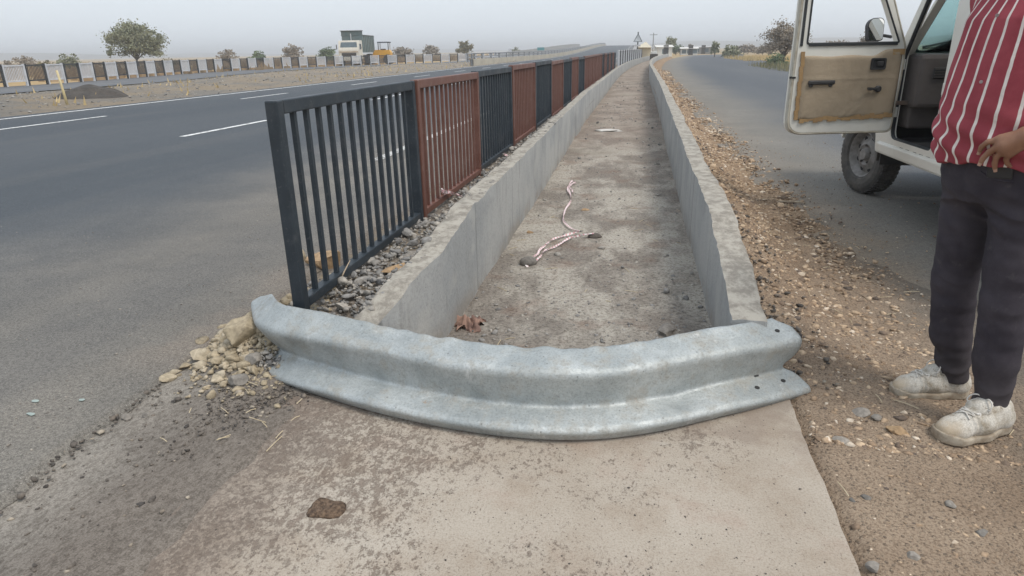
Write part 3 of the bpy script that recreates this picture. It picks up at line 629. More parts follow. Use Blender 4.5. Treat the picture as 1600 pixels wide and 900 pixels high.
for sx, vj in ((.975, .290), (.972, .085), (.925, .078), (.942, .122)):
    ii = int(sx * (len(C_) - 1)); jj = int(np.argmin(abs(PR[:, 0] - vj))); p = Vg[ii, jj]
    tu = Vg[ii + 2, jj] - Vg[ii - 2, jj]; tv = Vg[ii, jj + 1] - Vg[ii, jj - 1]; tu /= np.linalg.norm(tu); tv -= tu * tv.dot(tu); tv /= np.linalg.norm(tv); nn = np.cross(tu, tv)
    if nn.dot(np.array([0, 0, H_CAM]) - p) < 0: nn = -nn
    mb = MB(); ring = [(p - org) + nn * .0012 + tu * math.cos(a) * .0115 + tv * math.sin(a) * .009 for a in np.linspace(0, 2 * PI, 18, endpoint=False)]
    mb.add([tuple(x) for x in ring] + [tuple(x - nn * .008) for x in ring], [tuple(range(18))] + [(k, (k + 1) % 18, 18 + (k + 1) % 18, 18 + k) for k in range(18)])
    mb.build('bolt_hole', hole_m, GR)

# ------------------------------------------------------------------ near fence
def m_paint(name, c, c2, wear):
    t = NT(name); n = t.noise(5, 5); cc = t.mix(t.ramp(n, .35, .7), c, c2); dust = t.ramp(t.noise(14, 5, .7), .52, .75, 0, .4); cc = t.mix(dust, cc, wear); cc = t.mix(t.ramp(t.noise(60, 4, .75), .56, .68, 0, .5), cc, wear); cc = t.mix(t.math('MULTIPLY', t.ramp(t.xyz()[2], .12, -.05), .5) if False else t.ramp(t.noise(3, 4), .55, .7, 0, .3), cc, wear)
    t.bump(t.noise(70, 4), .12, .003); return t.fin(cc, t.ramp(n, .3, .7, .42, .6), 0, .4)
MAT['navy'] = m_paint('paint_navy', (.020, .028, .036), (.030, .040, .050), (.085, .09, .095))
MAT['brown'] = m_paint('paint_brown', (.128, .055, .040), (.158, .073, .055), (.22, .14, .11))
MAT['white'] = m_paint('paint_white', (.50, .51, .53), (.58, .59, .61), (.45, .44, .42))
MAT['black'] = m_paint('paint_black', (.03, .034, .036), (.045, .048, .05), (.12, .11, .10))
ORD = 'first second third fourth fifth sixth seventh eighth ninth tenth eleventh twelfth thirteenth fourteenth fifteenth sixteenth seventeenth eighteenth nineteenth twentieth'.split()
TENS = {20: 'twenty', 30: 'thirty', 40: 'forty', 50: 'fifty', 60: 'sixty'}; TENTH = {30: 'thirtieth', 40: 'fortieth', 50: 'fiftieth'}
def ordinal(i):
    if i <= 20: return ORD[i - 1]
    t, u = i // 10 * 10, i % 10
    return TENTH[t] if u == 0 else TENS[t] + '-' + ORD[u - 1]
PL = 1.78; FX = -1.43; ZB, ZT = .285, 1.185
def bar_box(mb, y, z0, z1, wd=.024): mb.box((0, y, (z0 + z1) / 2), (.020, wd, z1 - z0))
def make_panel(mat, L, detail, double_end=False):
    """a panel in local coordinates: starts at y=0, runs to y=L, z measured from the ground line"""
    root = empty('fence_panel')
    po = .055
    for yy in (po / 2, L - .006 - po / 2):
        MB().box((0, yy, (ZB + ZT) / 2 - .07), (po, po, ZT - ZB + .14), bev=.006).build('post', mat, root)
    MB().box((0, L / 2, ZT - .028), (.052, L - 2 * po - .008, .056), bev=.005).build('top_rail', mat, root)
    MB().box((0, L / 2, ZB + .024), (.050, L - 2 * po - .008, .045), bev=.005).build('bottom_rail', mat, root)
    nb = 13; gap = (L - 2 * po) / (nb + 1)
    if detail:
        for k in range(nb):
            mb = MB(); bar_box(mb, po + gap * (k + 1), ZB + .0465, ZT - .056); mb.build('baluster', mat, root)
    else:
        mb = MB()
        for k in range(nb): bar_box(mb, po + gap * (k + 1), ZB + .0465, ZT - .056)
        mb.build('balusters', mat, root)
    return root
def copy_tree(o, parent=None):
    c = o.copy(); COL.objects.link(c)
    if parent is not None: c.parent = parent
    for ch in list(o.children): copy_tree(ch, c)
    return c
protos = {(m, d): make_panel(MAT[m], PL, d) for m in ('navy', 'brown') for d in (True, False)}
used = set(); FSTART = 2.56; NP = 21
for k in range(NP):
    cname = 'navy' if k % 2 == 0 else 'brown'
    if k in (10, 12): cname = 'brown'
    key = (cname, k < 6); p = protos[key]; o = p if key not in used else copy_tree(p); used.add(key)
    y = FSTART + PL * k; x = FX + float(off(y)); dx = float(off(y + PL)) - float(off(y))
    o.location = (x + .012 * random.uniform(-1, 1), y, .012 * random.uniform(-1, 1) - (.03 if cname == 'brown' else 0) * 0); o.rotation_euler = (random.uniform(-.004, .004), random.uniform(-.008, .008), -math.atan2(dx, PL))
    col = 'dark navy' if cname == 'navy' else 'rust brown'
    tag(o, f'{col} barred fence panel, {ordinal(k + 1)} along the highway from the bent rail', 'fence panel', 'navy and brown fence panels beside the highway')
# white and black railing further along the drain
protoW = {m: make_panel(MAT[m], 1.55, False) for m in ('white', 'black')}; used = set(); y = FSTART + PL * NP + .1
for k in range(22):
    cname = 'white' if k % 2 == 0 else 'black'; p = protoW[cname]; o = p if cname not in used else copy_tree(p); used.add(cname)
    x = FX + .15 + float(off(y)); dx = float(off(y + 1.55) - off(y)); o.location = (x, y, .02); o.rotation_euler = (0, 0, -math.atan2(dx, 1.55)); o.scale = (1, 1, 1.06)
    y += math.sqrt(max(.1, 1.56 ** 2 - dx ** 2))
    tag(o, f'{cname} railing panel on the far bend of the drain, {ordinal(k + 1)} after the brown fence ends', 'fence panel', 'white and black railing panels at the far bend')
# fence across the highway
NF = 50; FP, _ = resample(FL[4:], NF + 1)
L0 = float(np.linalg.norm(FP[1] - FP[0]))
def make_far_panel(mat, L, bw):
    root = empty('fence_panel'); mb = MB()
    for yy in (.05, L - .05): MB().box((0, yy, .53), (.09, .09, 1.06)).build('post', mat, root)
    MB().box((0, L / 2, .985), (.07, L - .2, .07)).build('top_rail', mat, root); MB().box((0, L / 2, .24), (.07, L - .2, .07)).build('bottom_rail', mat, root)
    n = 11
    for k in range(n): mb.box((0, .1 + (L - .2) * (k + 1) / (n + 1), .612), (.018, bw, .675))
    mb.build('balusters', mat, root); return root
pf = {m: make_far_panel(MAT[m], L0 - .02, bw) for m, bw in (('black', .030), ('white', .046))}; used = set()
for k in range(NF):
    cname = 'black' if k % 2 == 1 else 'white'; p = pf[cname]; o = p if cname not in used else copy_tree(p); used.add(cname)
    a, b = FP[k], FP[k + 1]; o.location = (a[0], a[1], .06); o.rotation_euler = (0, 0, math.atan2(b[1] - a[1], b[0] - a[0]) - PI / 2); o.scale = (1, math.dist(a, b) / L0, 1)
    tag(o, f'{cname} barred fence panel across the highway, {ordinal(NF - k)} back from the far white railing', 'fence panel', 'black and white fence panels across the highway')

# ------------------------------------------------------------------ loose things near the camera
def T(o, label, cat, group=None): return tag(o, label, cat, group)
S = stone
zl = lambda x, y: float(z_left(np.array(x), np.array(y)))
zv = lambda x, y: float(z_verge(np.array(x), np.array(y)))
def put(px, py, it=3, side='l'):
    z = 0.0
    for _ in range(it):
        x, y = ground_at(px, py, z); z = zl(x, y) if side == 'l' else (zv(x, y) if side == 'r' else float(z_floor(x, y)))
    return x, y, z
def st(name, px, py, size, mat, label, cat, seed, rz=0, side='l', group=None, z=None, cut=5):
    x, y, zz = put(px, py, side=side); zz = zz if z is None else z
    return T(S(name, size, (x, y, zz), MAT[mat], seed, rz, cut=cut), label, cat, group)
st('boulder', 380, 548, (.24, .14, .12), 'yellow', 'large yellow rock split by a crack beside the rail end', 'rock', 4, .5, cut=11)
st('boulder', 315, 562, (.11, .08, .06), 'yellow', 'angular yellow rock left of the split yellow rock', 'rock', 9, .2, cut=11)
st('boulder', 262, 594, (.09, .07, .035), 'yellow', 'flat yellow rock farthest out on the road side of the pile', 'rock', 14, 1.2, cut=11)
st('boulder', 290, 576, (.07, .055, .035), 'yellow', 'small yellow rock wedged between two bigger yellow rocks', 'rock', 31, .8, cut=10)
st('boulder', 400, 575, (.12, .08, .05), 'greystone', 'flat grey rock chip leaning at the foot of the rail end', 'rock', 17, 2.2)
st('boulder', 374, 600, (.09, .07, .05), 'greystone', 'grey rock chip below the split yellow rock', 'rock', 19, .3)
st('boulder', 198, 656, (.045, .035, .03), 'greystone', 'lone pale grey stone on the dark ground left of the apron', 'stone', 22, .3)
st('boulder', 228, 652, (.03, .026, .02), 'basalt', 'lone dark stone right beside the pale grey stone', 'stone', 23, .3)
st('boulder', 510, 418, (.34, .17, .13), 'tanrock', 'orange tan stone block behind the bars of the first panel', 'rock', 41, .25, cut=12)
st('boulder', 466, 412, (.12, .10, .13), 'yellow', 'small yellow rock left of the orange tan block', 'rock', 42, .25)
st('boulder', 640, 408, (.16, .09, .06), 'greystone', 'pale flat concrete chunk by the second fence post', 'rock', 44, .6)
st('boulder', 668, 380, (.12, .09, .06), 'greystone', 'grey rubble chunk under the first brown panel', 'rock', 47, 1.6)
st('boulder', 620, 425, (.22, .11, .05), 'tanrock', 'flat pinkish slab of broken concrete on the rubble strip', 'rock', 48, 1.3)
st('boulder', 515, 505, (.10, .08, .05), 'rubble', 'pale rubble chunk behind the rail near the first post', 'rock', 49, .3)
st('boulder', 575, 500, (.12, .07, .04), 'rubble', 'flat grey chunk beside the near end of the left drain wall', 'rock', 51, 1.1)
st('stone', 826, 416, (.115, .085, .075), 'basalt', 'dark round stone holding down the striped tape', 'stone', 61, .3, 'f', cut=0)
st('stone', 1043, 522, (.10, .19, .05), 'basalt', 'dark broken brick leaning by the right drain wall', 'brick', 63, -.35, 'f', cut=9)
st('stone', 930, 373, (.12, .07, .05), 'crumb', 'dark clod lying where the striped tape folds', 'clod', 66, .2, 'f')
st('stone', 1043, 402, (.04, .03, .025), 'basalt', 'small dark stone alone on the drain floor near the right wall', 'stone', 67, .2, 'f')
st('stone', 915, 330, (.09, .06, .03), 'tanrock', 'small orange stone on the drain floor behind the tape', 'stone', 68, .2, 'f')
st('stone', 828, 366, (.055, .045, .035), 'tanrock', 'brown pebble on the drain floor beside the left wall', 'stone', 69, .2, 'f')
st('stone', 1402, 676, (.085, .05, .035), 'tanrock', 'pale angular stone in front of the far shoe', 'stone', 71, -.6, 'r')
st('stone', 1345, 648, (.075, .055, .03), 'greystone', 'grey flat stone nearest to the right rail end', 'stone', 72, .4, 'r')
st('stone', 1368, 655, (.05, .04, .025), 'greystone', 'small grey stone between the flat stone and the pale angular stone', 'stone', 78, 1.0, 'r')
st('stone', 1312, 690, (.065, .045, .02), 'greystone', 'flat grey stone beside the right edge of the apron', 'stone', 73, .1, 'r')
st('stone', 1352, 780, (.034, .029, .017), 'basalt', 'dark rounded stone halfway down the apron edge', 'stone', 74, .2, 'r')
st('stone', 1332, 784, (.025, .022, .013), 'basalt', 'smaller dark stone touching the apron edge', 'stone', 79, 1.2, 'r')
st('stone', 1426, 872, (.038, .033, .018), 'greystone', 'grey stone at the bottom of the dirt beside the apron', 'stone', 75, .2, 'r')
st('stone', 1534, 836, (.038, .033, .018), 'basalt', 'dark stone lying below the near shoe', 'stone', 76, .2, 'r')
st('stone', 1365, 890, (.045, .038, .018), 'greystone', 'half buried grey stone at the bottom edge beside the apron', 'stone', 77, .2, 'r')
st('stone', 1483, 792, (.04, .035, .022), 'greystone', 'grey stone between the near shoe and the dark stone', 'stone', 80, .9, 'r')
# dung pat on the apron
x, y = ground_at(510, 797, .014); V0, F0 = ICO[3]; Vd = V0 * (1 + .16 * nz(V0, 3, 0)[:, None] + .07 * nz(V0, 9, 1)[:, None]) * [.058, .044, .012]; Vd[:, 2] *= 1 + .5 * nz(Vd, 90, 2); Vd[:, :2] *= (1 + .05 * nz(Vd, 60, 0))[:, None]; Vd[:, 2] = np.maximum(Vd[:, 2], -.001)
dg = link('dung_pat', mesh_np('dung_pat', Vd, F0, None, True), simple('dung', (.075, .048, .032), (.20, .135, .088), 85, .95, 0, 1.0, 120, .012)); dg.location = (x, y, .0145)
T(dg, 'dried brown dung pat on the pale concrete apron', 'dung')
# striped tape
def m_tape():
    t = NT('striped_tape'); a = t.attr(); f = t.ramp(t.math('FRACT', t.math('MULTIPLY', a, 13.0)), .60, .68)
    return t.fin(t.mix(f, (.78, .73, .72), (.62, .30, .33)), .45, 0, .4)
MAT['tape'] = m_tape()
def tape_mesh(name, paths, wd, seed):
    r = np.random.default_rng(seed); VV = []; FF = []; TT = []
    for P in paths:
        P = catmull3(np.array(P, float), 60); n = len(P); t = np.gradient(P, axis=0); t /= np.linalg.norm(t, axis=1)[:, None]
        for strand in range(2):
            ph = r.uniform(0, 6); tw = np.linspace(0, r.uniform(9, 15), n) + ph; sd = np.stack([-t[:, 1], t[:, 0], 0 * t[:, 0]], 1)
            o = sd * np.cos(tw)[:, None] * wd * .5 + np.array([0, 0, 1]) * (np.abs(np.sin(tw)) * wd * .45)[:, None]; c = P + sd * (.006 * np.sin(tw * 1.7 + strand * 3))[:, None] + [0, 0, .004 + .004 * strand]
            b = len(VV) and sum(len(v) for v in VV); VV.append(np.stack([c - o * .6, c + o], 1).reshape(-1, 3)); i = np.arange(n - 1) * 2 + (b or 0)
            FF.append(np.stack([i, i + 1, i + 3, i + 2], 1)); L = np.concatenate([[0], np.cumsum(np.linalg.norm(np.diff(P, axis=0), axis=1))]); TT.append(np.repeat(L * 2.2 + r.uniform(0, 1), 2))
    return mesh_np(name, np.concatenate(VV), np.concatenate(FF), np.concatenate(TT), True)
def catmull3(P, n):
    P = np.vstack([2 * P[0] - P[1], P, 2 * P[-1] - P[-2]]); out = []
    for i in range(1, len(P) - 2):
        for t in np.linspace(0, 1, 12, endpoint=False):
            a, b, c, d = P[i - 1], P[i], P[i + 1], P[i + 2]; out.append(.5 * ((2 * b) + (-a + c) * t + (2 * a - 5 * b + 4 * c - d) * t * t + (-a + 3 * b - 3 * c + d) * t ** 3))
    out.append(P[-2]); return resample(np.array(out), n)[0]
def fp(px, py, dz=.02): x, y, z = put(px, py, side='f'); return (x, y, z + dz)
tp = tape_mesh('striped_tape', [[fp(894, 286), fp(888, 300, .03), fp(892, 318), fp(882, 335), fp(880, 350, .03), fp(893, 362), fp(905, 370, .035)], [fp(905, 370, .035), fp(880, 374), fp(856, 386, .03), fp(840, 402), fp(832, 412, .04)], [fp(928, 374, .04), fp(900, 376, .03), fp(872, 388), fp(848, 402, .03), fp(838, 414), fp(822, 420, .01)], [fp(895, 288), fp(899, 291, .03), fp(890, 296, .03), fp(897, 306)]], .017, 3)
T(link('striped_tape', tp, MAT['tape']), 'long red and white striped tape tangled on the drain floor under a stone', 'tape')
def on_fence(px, py):
    d = _R @ np.array([px - 800, 450 - py, F_PX]); k = (FX + .05) / d[0]; return np.array([0, 0, H_CAM]) + d * k
a = on_fence(690, 302); b = on_fence(703, 303); c3 = on_fence(724, 312)
tk = tape_mesh('tape_scrap', [[a, b, (c3 + b) / 2 + [.03, 0, 0], c3 + [.06, 0, -.01]], [a + [0, 0, .02], b, b + [.02, .02, -.015]]], .028, 6)
T(link('tape_scrap', tk, MAT['tape']), 'short striped tape scrap tied to the first brown panel', 'tape')
a = on_fence(788, 242); tk = tape_mesh('tape_scrap', [[a, a + [.04, .03, -.04], a + [.07, -.02, -.06], a + [.1, .03, -.10]]], .05, 9)
T(link('tape_scrap', tk, MAT['tape']), 'crumpled striped tape scrap on the wall under the second navy panel', 'tape')
x, y, z = put(955, 206, side='f'); V0, F0 = ICO[3]
def crumple(name, size, loc, mat, seed):
    Vc = V0 * (1 + .28 * nz(V0 + seed, 2.6, 0)[:, None] + .22 * nz(V0 + seed, 6, 1)[:, None]) * size; o = link(name, mesh_np(name, Vc, F0), mat); o.location = loc; return o
T(crumple('plastic_scrap', np.array([.22, .12, .02]), (x, y, z + .02), simple('plastic_white', (.62, .6, .56), (.5, .47, .43), 8, .5, 0, .1), 2), 'pale plastic scrap on the drain floor far from the rail', 'litter')
x, y, z = put(714, 512, side='f')
us = np.linspace(-1, 1, 46)
def f_rag(U, V):
    r_ = np.hypot(U, V); sq = 1 - .45 * np.abs(nz2(U * 2, V * 2, 1.2, 0)); z = .045 * np.abs(nz2(U * 2.2, V * 2.2, 1.6, 1)) ** .7 * np.clip(1.15 - r_ * .6, 0, 1) + .018 * nz2(U * 5, V * 5, 1.5, 2) + .006
    return U * .085 * sq, V * .105 * sq, np.maximum(z, .002 + .004 * (U > 0))
rgm = NT('rag_brown'); rc = rgm.mix(rgm.ramp(rgm.noise(18, 4), .4, .6), (.30, .19, .145), (.17, .105, .085)); rc = rgm.mix(rgm.ramp(rgm.noise(24, 3), .64, .68), rc, (.62, .60, .57))
rg = link('rag', grid_mesh('rag', us, us, f_rag), rgm.fin(rc, .9)); rg.location = (x + .06, y + .02, z); T(rg, 'crumpled brown rag against the foot of the left drain wall', 'rag')
# straw and twigs
mb = MB(); rr = random.Random(5)
for k in range(70):
    if k < 22: x, y = rr.uniform(-1.75, -1.2), rr.uniform(1.9, 2.6); z = zl(x, y) + .012
    elif k < 46: x, y = rr.uniform(-.85, .4), rr.uniform(2.8, 6); z = float(z_floor(x, y)) + .012
    else: x, y = rr.uniform(.7, 1.6), rr.uniform(1.6, 5); z = zv(x, y) + .012
    a = rr.uniform(0, PI); l = rr.uniform(.015, .05); mb.tube([(x - math.cos(a) * l, y - math.sin(a) * l, z), (x, y, z + .004), (x + math.cos(a) * l, y + math.sin(a) * l, z + rr.uniform(0, .008))], .0018, 5)
T(mb.build('straw_litter', simple('straw', (.55, .47, .33), (.42, .34, .22), 9, .8, 0, 0)), 'bits of pale straw scattered on the ground around the drain', 'straw'); bpy.data.objects['straw_litter']['kind'] = 'stuff'
def stick(name, pts, r, mat, label):
    return T(MB().tube(pts, r, 7).build(name, mat, smooth=True), label, 'stick')
MAT['twig'] = simple('twig', (.55, .46, .34), (.40, .32, .23), 12, .85)
x, y, z = put(1238, 318, side='r'); stick('stick', [(x - .11, y + .01, z + .015), (x, y, z + .02), (x + .1, y - .01, z + .012)], [.007, .009, .006], MAT['twig'], 'pale stick on the verge edge near the car')
x, y, z = put(545, 497); stick('twig', [(x - .015, y - .02, z + .03), (x, y, z + .07), (x + .02, y + .04, z + .12)], [.003, .004, .002], MAT['twig'], 'thin pale twig standing in the rubble behind the rail')
# glass-like chips on the road
for (px, py, sz, lb) in ((48, 648, .030, 'pale green chip on the road nearest the left edge of the photo'), (55, 628, .022, 'smaller pale green chip just beyond the bigger one'), (128, 626, .02, 'pale chip on the road left of the broken edge')):
    x, y = ground_at(px, py, .016); T(S('chip', (sz * 1.5, sz, .006), (x, y, .018), simple('chip_green', (.33, .40, .37), (.25, .30, .28), 20, .5), 91 + int(px)), lb, 'chip')
# tar spot / bitumen stains are part of the road material
# soil heap and stake on the median
hx, hy = ground_at(150, 158); us = np.linspace(-1, 1, 60)
hd = np.array([1.0, .55]); hd /= np.linalg.norm(hd)
def f_heap(U, V):
    r2 = U ** 2 + V ** 2; z = .36 * np.clip(1 - r2, 0, 1) ** .8 * (1 + .25 * nz2(U * 3, V * 3, 1.1, 0)) + .03 * nz2(U, V, 9, 1) * (r2 < 1) - .02
    return U * 1.15, V * .8, z
hp = link('soil_heap', grid_mesh('soil_heap', us, us, f_heap), simple('soil_dark', (.06, .055, .05), (.085, .075, .066), 3, .95, 0, .9, 14, .06)); hp.location = (hx - .3, hy + .2, .08); hp.rotation_euler = (0, 0, .75)
T(hp, 'dark soil heap on the stony median across the highway', 'soil heap')
x, y = ground_at(106, 166); mb = MB(); mb.tube([(x, y, -.05), (x - .05, y, .55), (x - .12, y + .02, 1.02)], [.04, .035, .03], 8)
T(mb.build('marker_stake', simple('stake_yellow', (.62, .52, .28), (.5, .42, .25), 5, .7), smooth=True), 'leaning yellow stake at the left end of the soil heap', 'stake')
# ------------------------------------------------------------------ sculpting by blended volumes
class Field:
    def __init__(s, lo, hi, h):
        s.lo = np.array(lo, float); s.h = h; s.n = np.ceil((np.array(hi) - s.lo) / h).astype(int) + 1
        s.F = np.full(s.n, .5, np.float32); s.ax = [s.lo[i] + h * np.arange(s.n[i]) for i in range(3)]
    def sl(s, lo, hi):
        a = np.clip(np.floor((np.array(lo) - s.lo) / s.h).astype(int), 0, s.n - 1); b = np.clip(np.ceil((np.array(hi) - s.lo) / s.h).astype(int) + 1, a + 1, s.n)
        idx = tuple(slice(a[i], b[i]) for i in range(3)); return idx, np.meshgrid(*[s.ax[i][idx[i]] for i in range(3)], indexing='ij')
    def mixin(s, idx, d, k):
        f = s.F[idx]
        if k <= 0: s.F[idx] = np.minimum(f, d); return
        hh = np.clip(.5 + .5 * (f - d) / k, 0, 1); s.F[idx] = f * (1 - hh) + d * hh - k * hh * (1 - hh)
    def cap(s, a, b, ra, rb=None, k=.02, sq=(1, 1, 1)):
        rb = ra if rb is None else rb; a = np.array(a, float); b = np.array(b, float); m = max(ra, rb) / min(sq) + k + .03
        idx, (X, Y, Z) = s.sl(np.minimum(a, b) - m, np.maximum(a, b) + m); ab = b - a; L = max(ab @ ab, 1e-9)
        t = np.clip(((X - a[0]) * ab[0] + (Y - a[1]) * ab[1] + (Z - a[2]) * ab[2]) / L, 0, 1)
        d = np.sqrt(((X - a[0] - t * ab[0]) * sq[0]) ** 2 + ((Y - a[1] - t * ab[1]) * sq[1]) ** 2 + ((Z - a[2] - t * ab[2]) * sq[2]) ** 2) - (ra + (rb - ra) * t)
        s.mixin(idx, d, k); return s
    def ell(s, c, r, k=.02):
        c = np.array(c, float); r = np.array(r, float); idx, (X, Y, Z) = s.sl(c - r - k - .03, c + r + k + .03)
        q = np.sqrt(((X - c[0]) / r[0]) ** 2 + ((Y - c[1]) / r[1]) ** 2 + ((Z - c[2]) / r[2]) ** 2)
        q2 = np.sqrt(((X - c[0]) / r[0] ** 2) ** 2 + ((Y - c[1]) / r[1] ** 2) ** 2 + ((Z - c[2]) / r[2] ** 2) ** 2) + 1e-6
        s.mixin(idx, q * (q - 1) / q2, k); return s
    def torso(s, zs, cx, a, b, k=.03, pw=2.3):
        """stack of rounded sections: depth a, half width b, centre offset cx at heights zs"""
        m = .1; idx, (X, Y, Z) = s.sl((-.4, -.45, zs[0] - m), (.45, .45, zs[-1] + m)); f = lambda v: np.interp(Z, zs, v)
        A, B, Cx = f(a), f(b), f(cx); q = (np.abs((X - Cx) / A) ** pw + np.abs(Y / B) ** pw) ** (1 / pw); d = (q - 1) * np.minimum(A, B) * .9
        d = np.maximum(d, np.maximum(zs[0] - Z, Z - zs[-1])); s.mixin(idx, d, k); return s
    def grid(s): return np.meshgrid(*s.ax, indexing='ij')
    def nets(s):
        F = s.F; ins = F < 0; n = np.array(F.shape) - 1; acc = np.zeros((*n, 3), np.float32); cnt = np.zeros(n, np.float32)
        c = lambda A, o: A[o[0]:o[0] + n[0], o[1]:o[1] + n[1], o[2]:o[2] + n[2]]
        for ax in range(3):
            o1, o2 = [i for i in range(3) if i != ax]
            for p in (0, 1):
                for q in (0, 1):
                    a = [0, 0, 0]; a[o1] = p; a[o2] = q; b = list(a); b[ax] = 1
                    fa, fb = c(F, a), c(F, b); m = c(ins, a) != c(ins, b); t = np.where(m, fa / np.where(m, fa - fb, 1), 0)
                    cnt += m; acc[..., ax] += np.where(m, t, 0); acc[..., o1] += m * p; acc[..., o2] += m * q
        act = cnt > 0; ids = np.full(n, -1, np.int64); ids[act] = np.arange(act.sum())
        V = (np.argwhere(act) + acc[act] / cnt[act][:, None]) * s.h + s.lo; FF = []
        for ax in range(3):
            o1, o2 = [(1, 2), (2, 0), (0, 1)][ax]; sh = [slice(1, -1)] * 3; sh[ax] = slice(0, -1); A = ins[tuple(sh)]
            sh2 = list(sh); sh2[ax] = slice(1, None); B = ins[tuple(sh2)]; P = np.argwhere(A != B); st_ = A[tuple(P.T)]
            P[:, [o1, o2]] += 1
            def g(d1, d2):
                Q = P.copy(); Q[:, o1] -= d1; Q[:, o2] -= d2; return ids[tuple(Q.T)]
            quad = np.stack([g(1, 1), g(0, 1), g(0, 0), g(1, 0)], 1); quad[~st_] = quad[~st_][:, ::-1]; FF.append(quad)
        return V, np.concatenate(FF)
def relax(V, Fc, it=2, w=.5):
    E = np.concatenate([Fc[:, [0, 1]], Fc[:, [1, 2]], Fc[:, [2, 3]], Fc[:, [3, 0]]]); n = len(V)
    deg = np.bincount(E.ravel(), minlength=n)[:, None]
    for _ in range(it):
        a = np.zeros_like(V)
        for k in range(3): a[:, k] = np.bincount(E[:, 0], V[E[:, 1], k], n) + np.bincount(E[:, 1], V[E[:, 0], k], n)
        V = V * (1 - w) + w * a / deg
    return V

# ------------------------------------------------------------------ the man beside the car
PC = np.array([1.255, 2.58]); PA = math.radians(206); _c, _s = math.cos(PA), math.sin(PA)
def w2l(x, y, z): dx, dy = x - PC[0], y - PC[1]; return np.array([dx * _c + dy * _s, -dx * _s + dy * _c, z])
def sight(px, py, Y):
    d = _R @ np.array([px - 800, 450 - py, F_PX]); t = Y / d[1]; return w2l(d[0] * t, Y, H_CAM + d[2] * t)
MAN = empty('person', (PC[0], PC[1], 0), PA)
tag(MAN, 'man in red and white striped shirt, dark trousers and dirty pale sneakers, hand on hip', 'person')
hipL, hipR = np.array([0, .092, .90]), np.array([0, -.092, .90])
kneeL, kneeR = w2l(1.295, 2.47, .49), w2l(1.225, 2.70, .49)
ankL, ankR = w2l(1.325, 2.46, .09), w2l(1.30, 2.715, .09)
shL, shR = np.array([-.01, .185, 1.49]), np.array([-.01, -.185, 1.49])
elL, wrL = w2l(1.43, 2.29, 1.135), sight(1604, 212, 2.355)
elR, wrR = np.array([-.17, -.225, 1.16]), np.array([-.185, -.10, .98])
ZS = [.86, .95, 1.04, 1.16, 1.30, 1.42, 1.51, 1.55]
CX = [.0, .012, .03, .03, .02, .01, -.005, -.01]
TA = [.135, .150, .163, .160, .150, .138, .105, .070]; TB = [.175, .185, .192, .192, .195, .200, .185, .11]
def hand(Fd, K, r0=.0085, k=.006, wr=None):
    """K: list of finger chains (knuckle, joint, joint, tip); palm spans knuckles and wrist"""
    for i, ch in enumerate(K):
        rs = [r0 * 1.05, r0 * .98, r0 * .9, r0 * .78] if i else [r0 * 1.0, r0 * .95, r0 * .88, r0 * .78]
        sc = [.97, 1.0, .97, .84][i]
        for a, b, ra, rb in zip(ch[:-1], ch[1:], rs[:-1], rs[1:]): Fd.cap(a, b, ra * sc, rb * sc, .003)
        Fd.cap(wr * .8 + ch[0] * .2, ch[0], .015, .0112, .012)
    for a, b in zip(K[:-1], K[1:]): Fd.cap((a[0][0] * .75 + wr * .25), (b[0][0] * .75 + wr * .25), .012, .012, .012) if False else None
fing = []
for pts in (([1563, 217, 2.385], [1543, 222, 2.40], [1534, 229, 2.415], [1530, 238, 2.425]), ([1564, 226, 2.375], [1547, 236, 2.395], [1537, 246, 2.405], [1531, 256, 2.41]), ([1570, 234, 2.37], [1557, 245, 2.39], [1554, 255, 2.40], [1555, 265, 2.405]), ([1577, 240, 2.37], [1572, 249, 2.385], [1574, 256, 2.392], [1581, 261, 2.396])):
    fing.append([sight(*p) for p in pts])
body = Field((-.36, -.36, .02), (.42, .40, 1.87), .0058); B = body
B.torso(ZS, CX, [x - .014 for x in TA], [x - .014 for x in TB], .03)
for hp_, kn, an in ((hipL, kneeL, ankL), (hipR, kneeR, ankR)):
    B.cap(hp_, kn, .078, .052, .03); B.cap(kn, an, .05, .036, .02)
    B.cap(kn + [-.012, 0, -.10], kn + [-.018, 0, -.2], .044, .036, .03)
B.cap((-.01, 0, 1.51), (.012, 0, 1.61), .058, .054, .03)
B.cap(shL, elL, .046, .036, .03); B.cap(shR, elR, .046, .036, .03)
B.cap(elL, elL * .5 + wrL * .5, .038, .037, .02); B.cap(elL * .5 + wrL * .5, wrL, .036, .027, .02); B.cap(elR, wrR, .038, .025, .02)
HC = np.array([.025, 0, 1.715])
B.ell(HC + [-.01, 0, .03], (.098, .076, .098), .03); B.ell(HC + [.02, 0, -.035], (.070, .060, .075), .03); B.cap(HC + [.06, -.018, -.085], HC + [.06, .018, -.085], .026, .026, .03)
B.cap(HC + [.082, 0, .012], HC + [.104, 0, -.026], .010, .0145, .012); B.cap(HC + [.094, -.014, -.03], HC + [.094, .014, -.03], .009, .009, .008)
for sg in (-1, 1):
    B.cap(HC + [.078, sg * .018, .022], HC + [.074, sg * .05, .02], .011, .010, .012); B.ell(HC + [.080, sg * .031, .004], (.011, .014, .009), .004)
    B.ell(HC + [-.012, sg * .079, -.005], (.020, .010, .032), .008); B.cap(HC + [.06, sg * .05, -.03], HC + [.05, sg * .045, -.05], .022, .018, .03)
B.cap(HC + [.086, -.022, -.060], HC + [.086, .022, -.060], .007, .007, .006); B.cap(HC + [.084, -.02, -.071], HC + [.084, .02, -.071], .008, .008, .005)
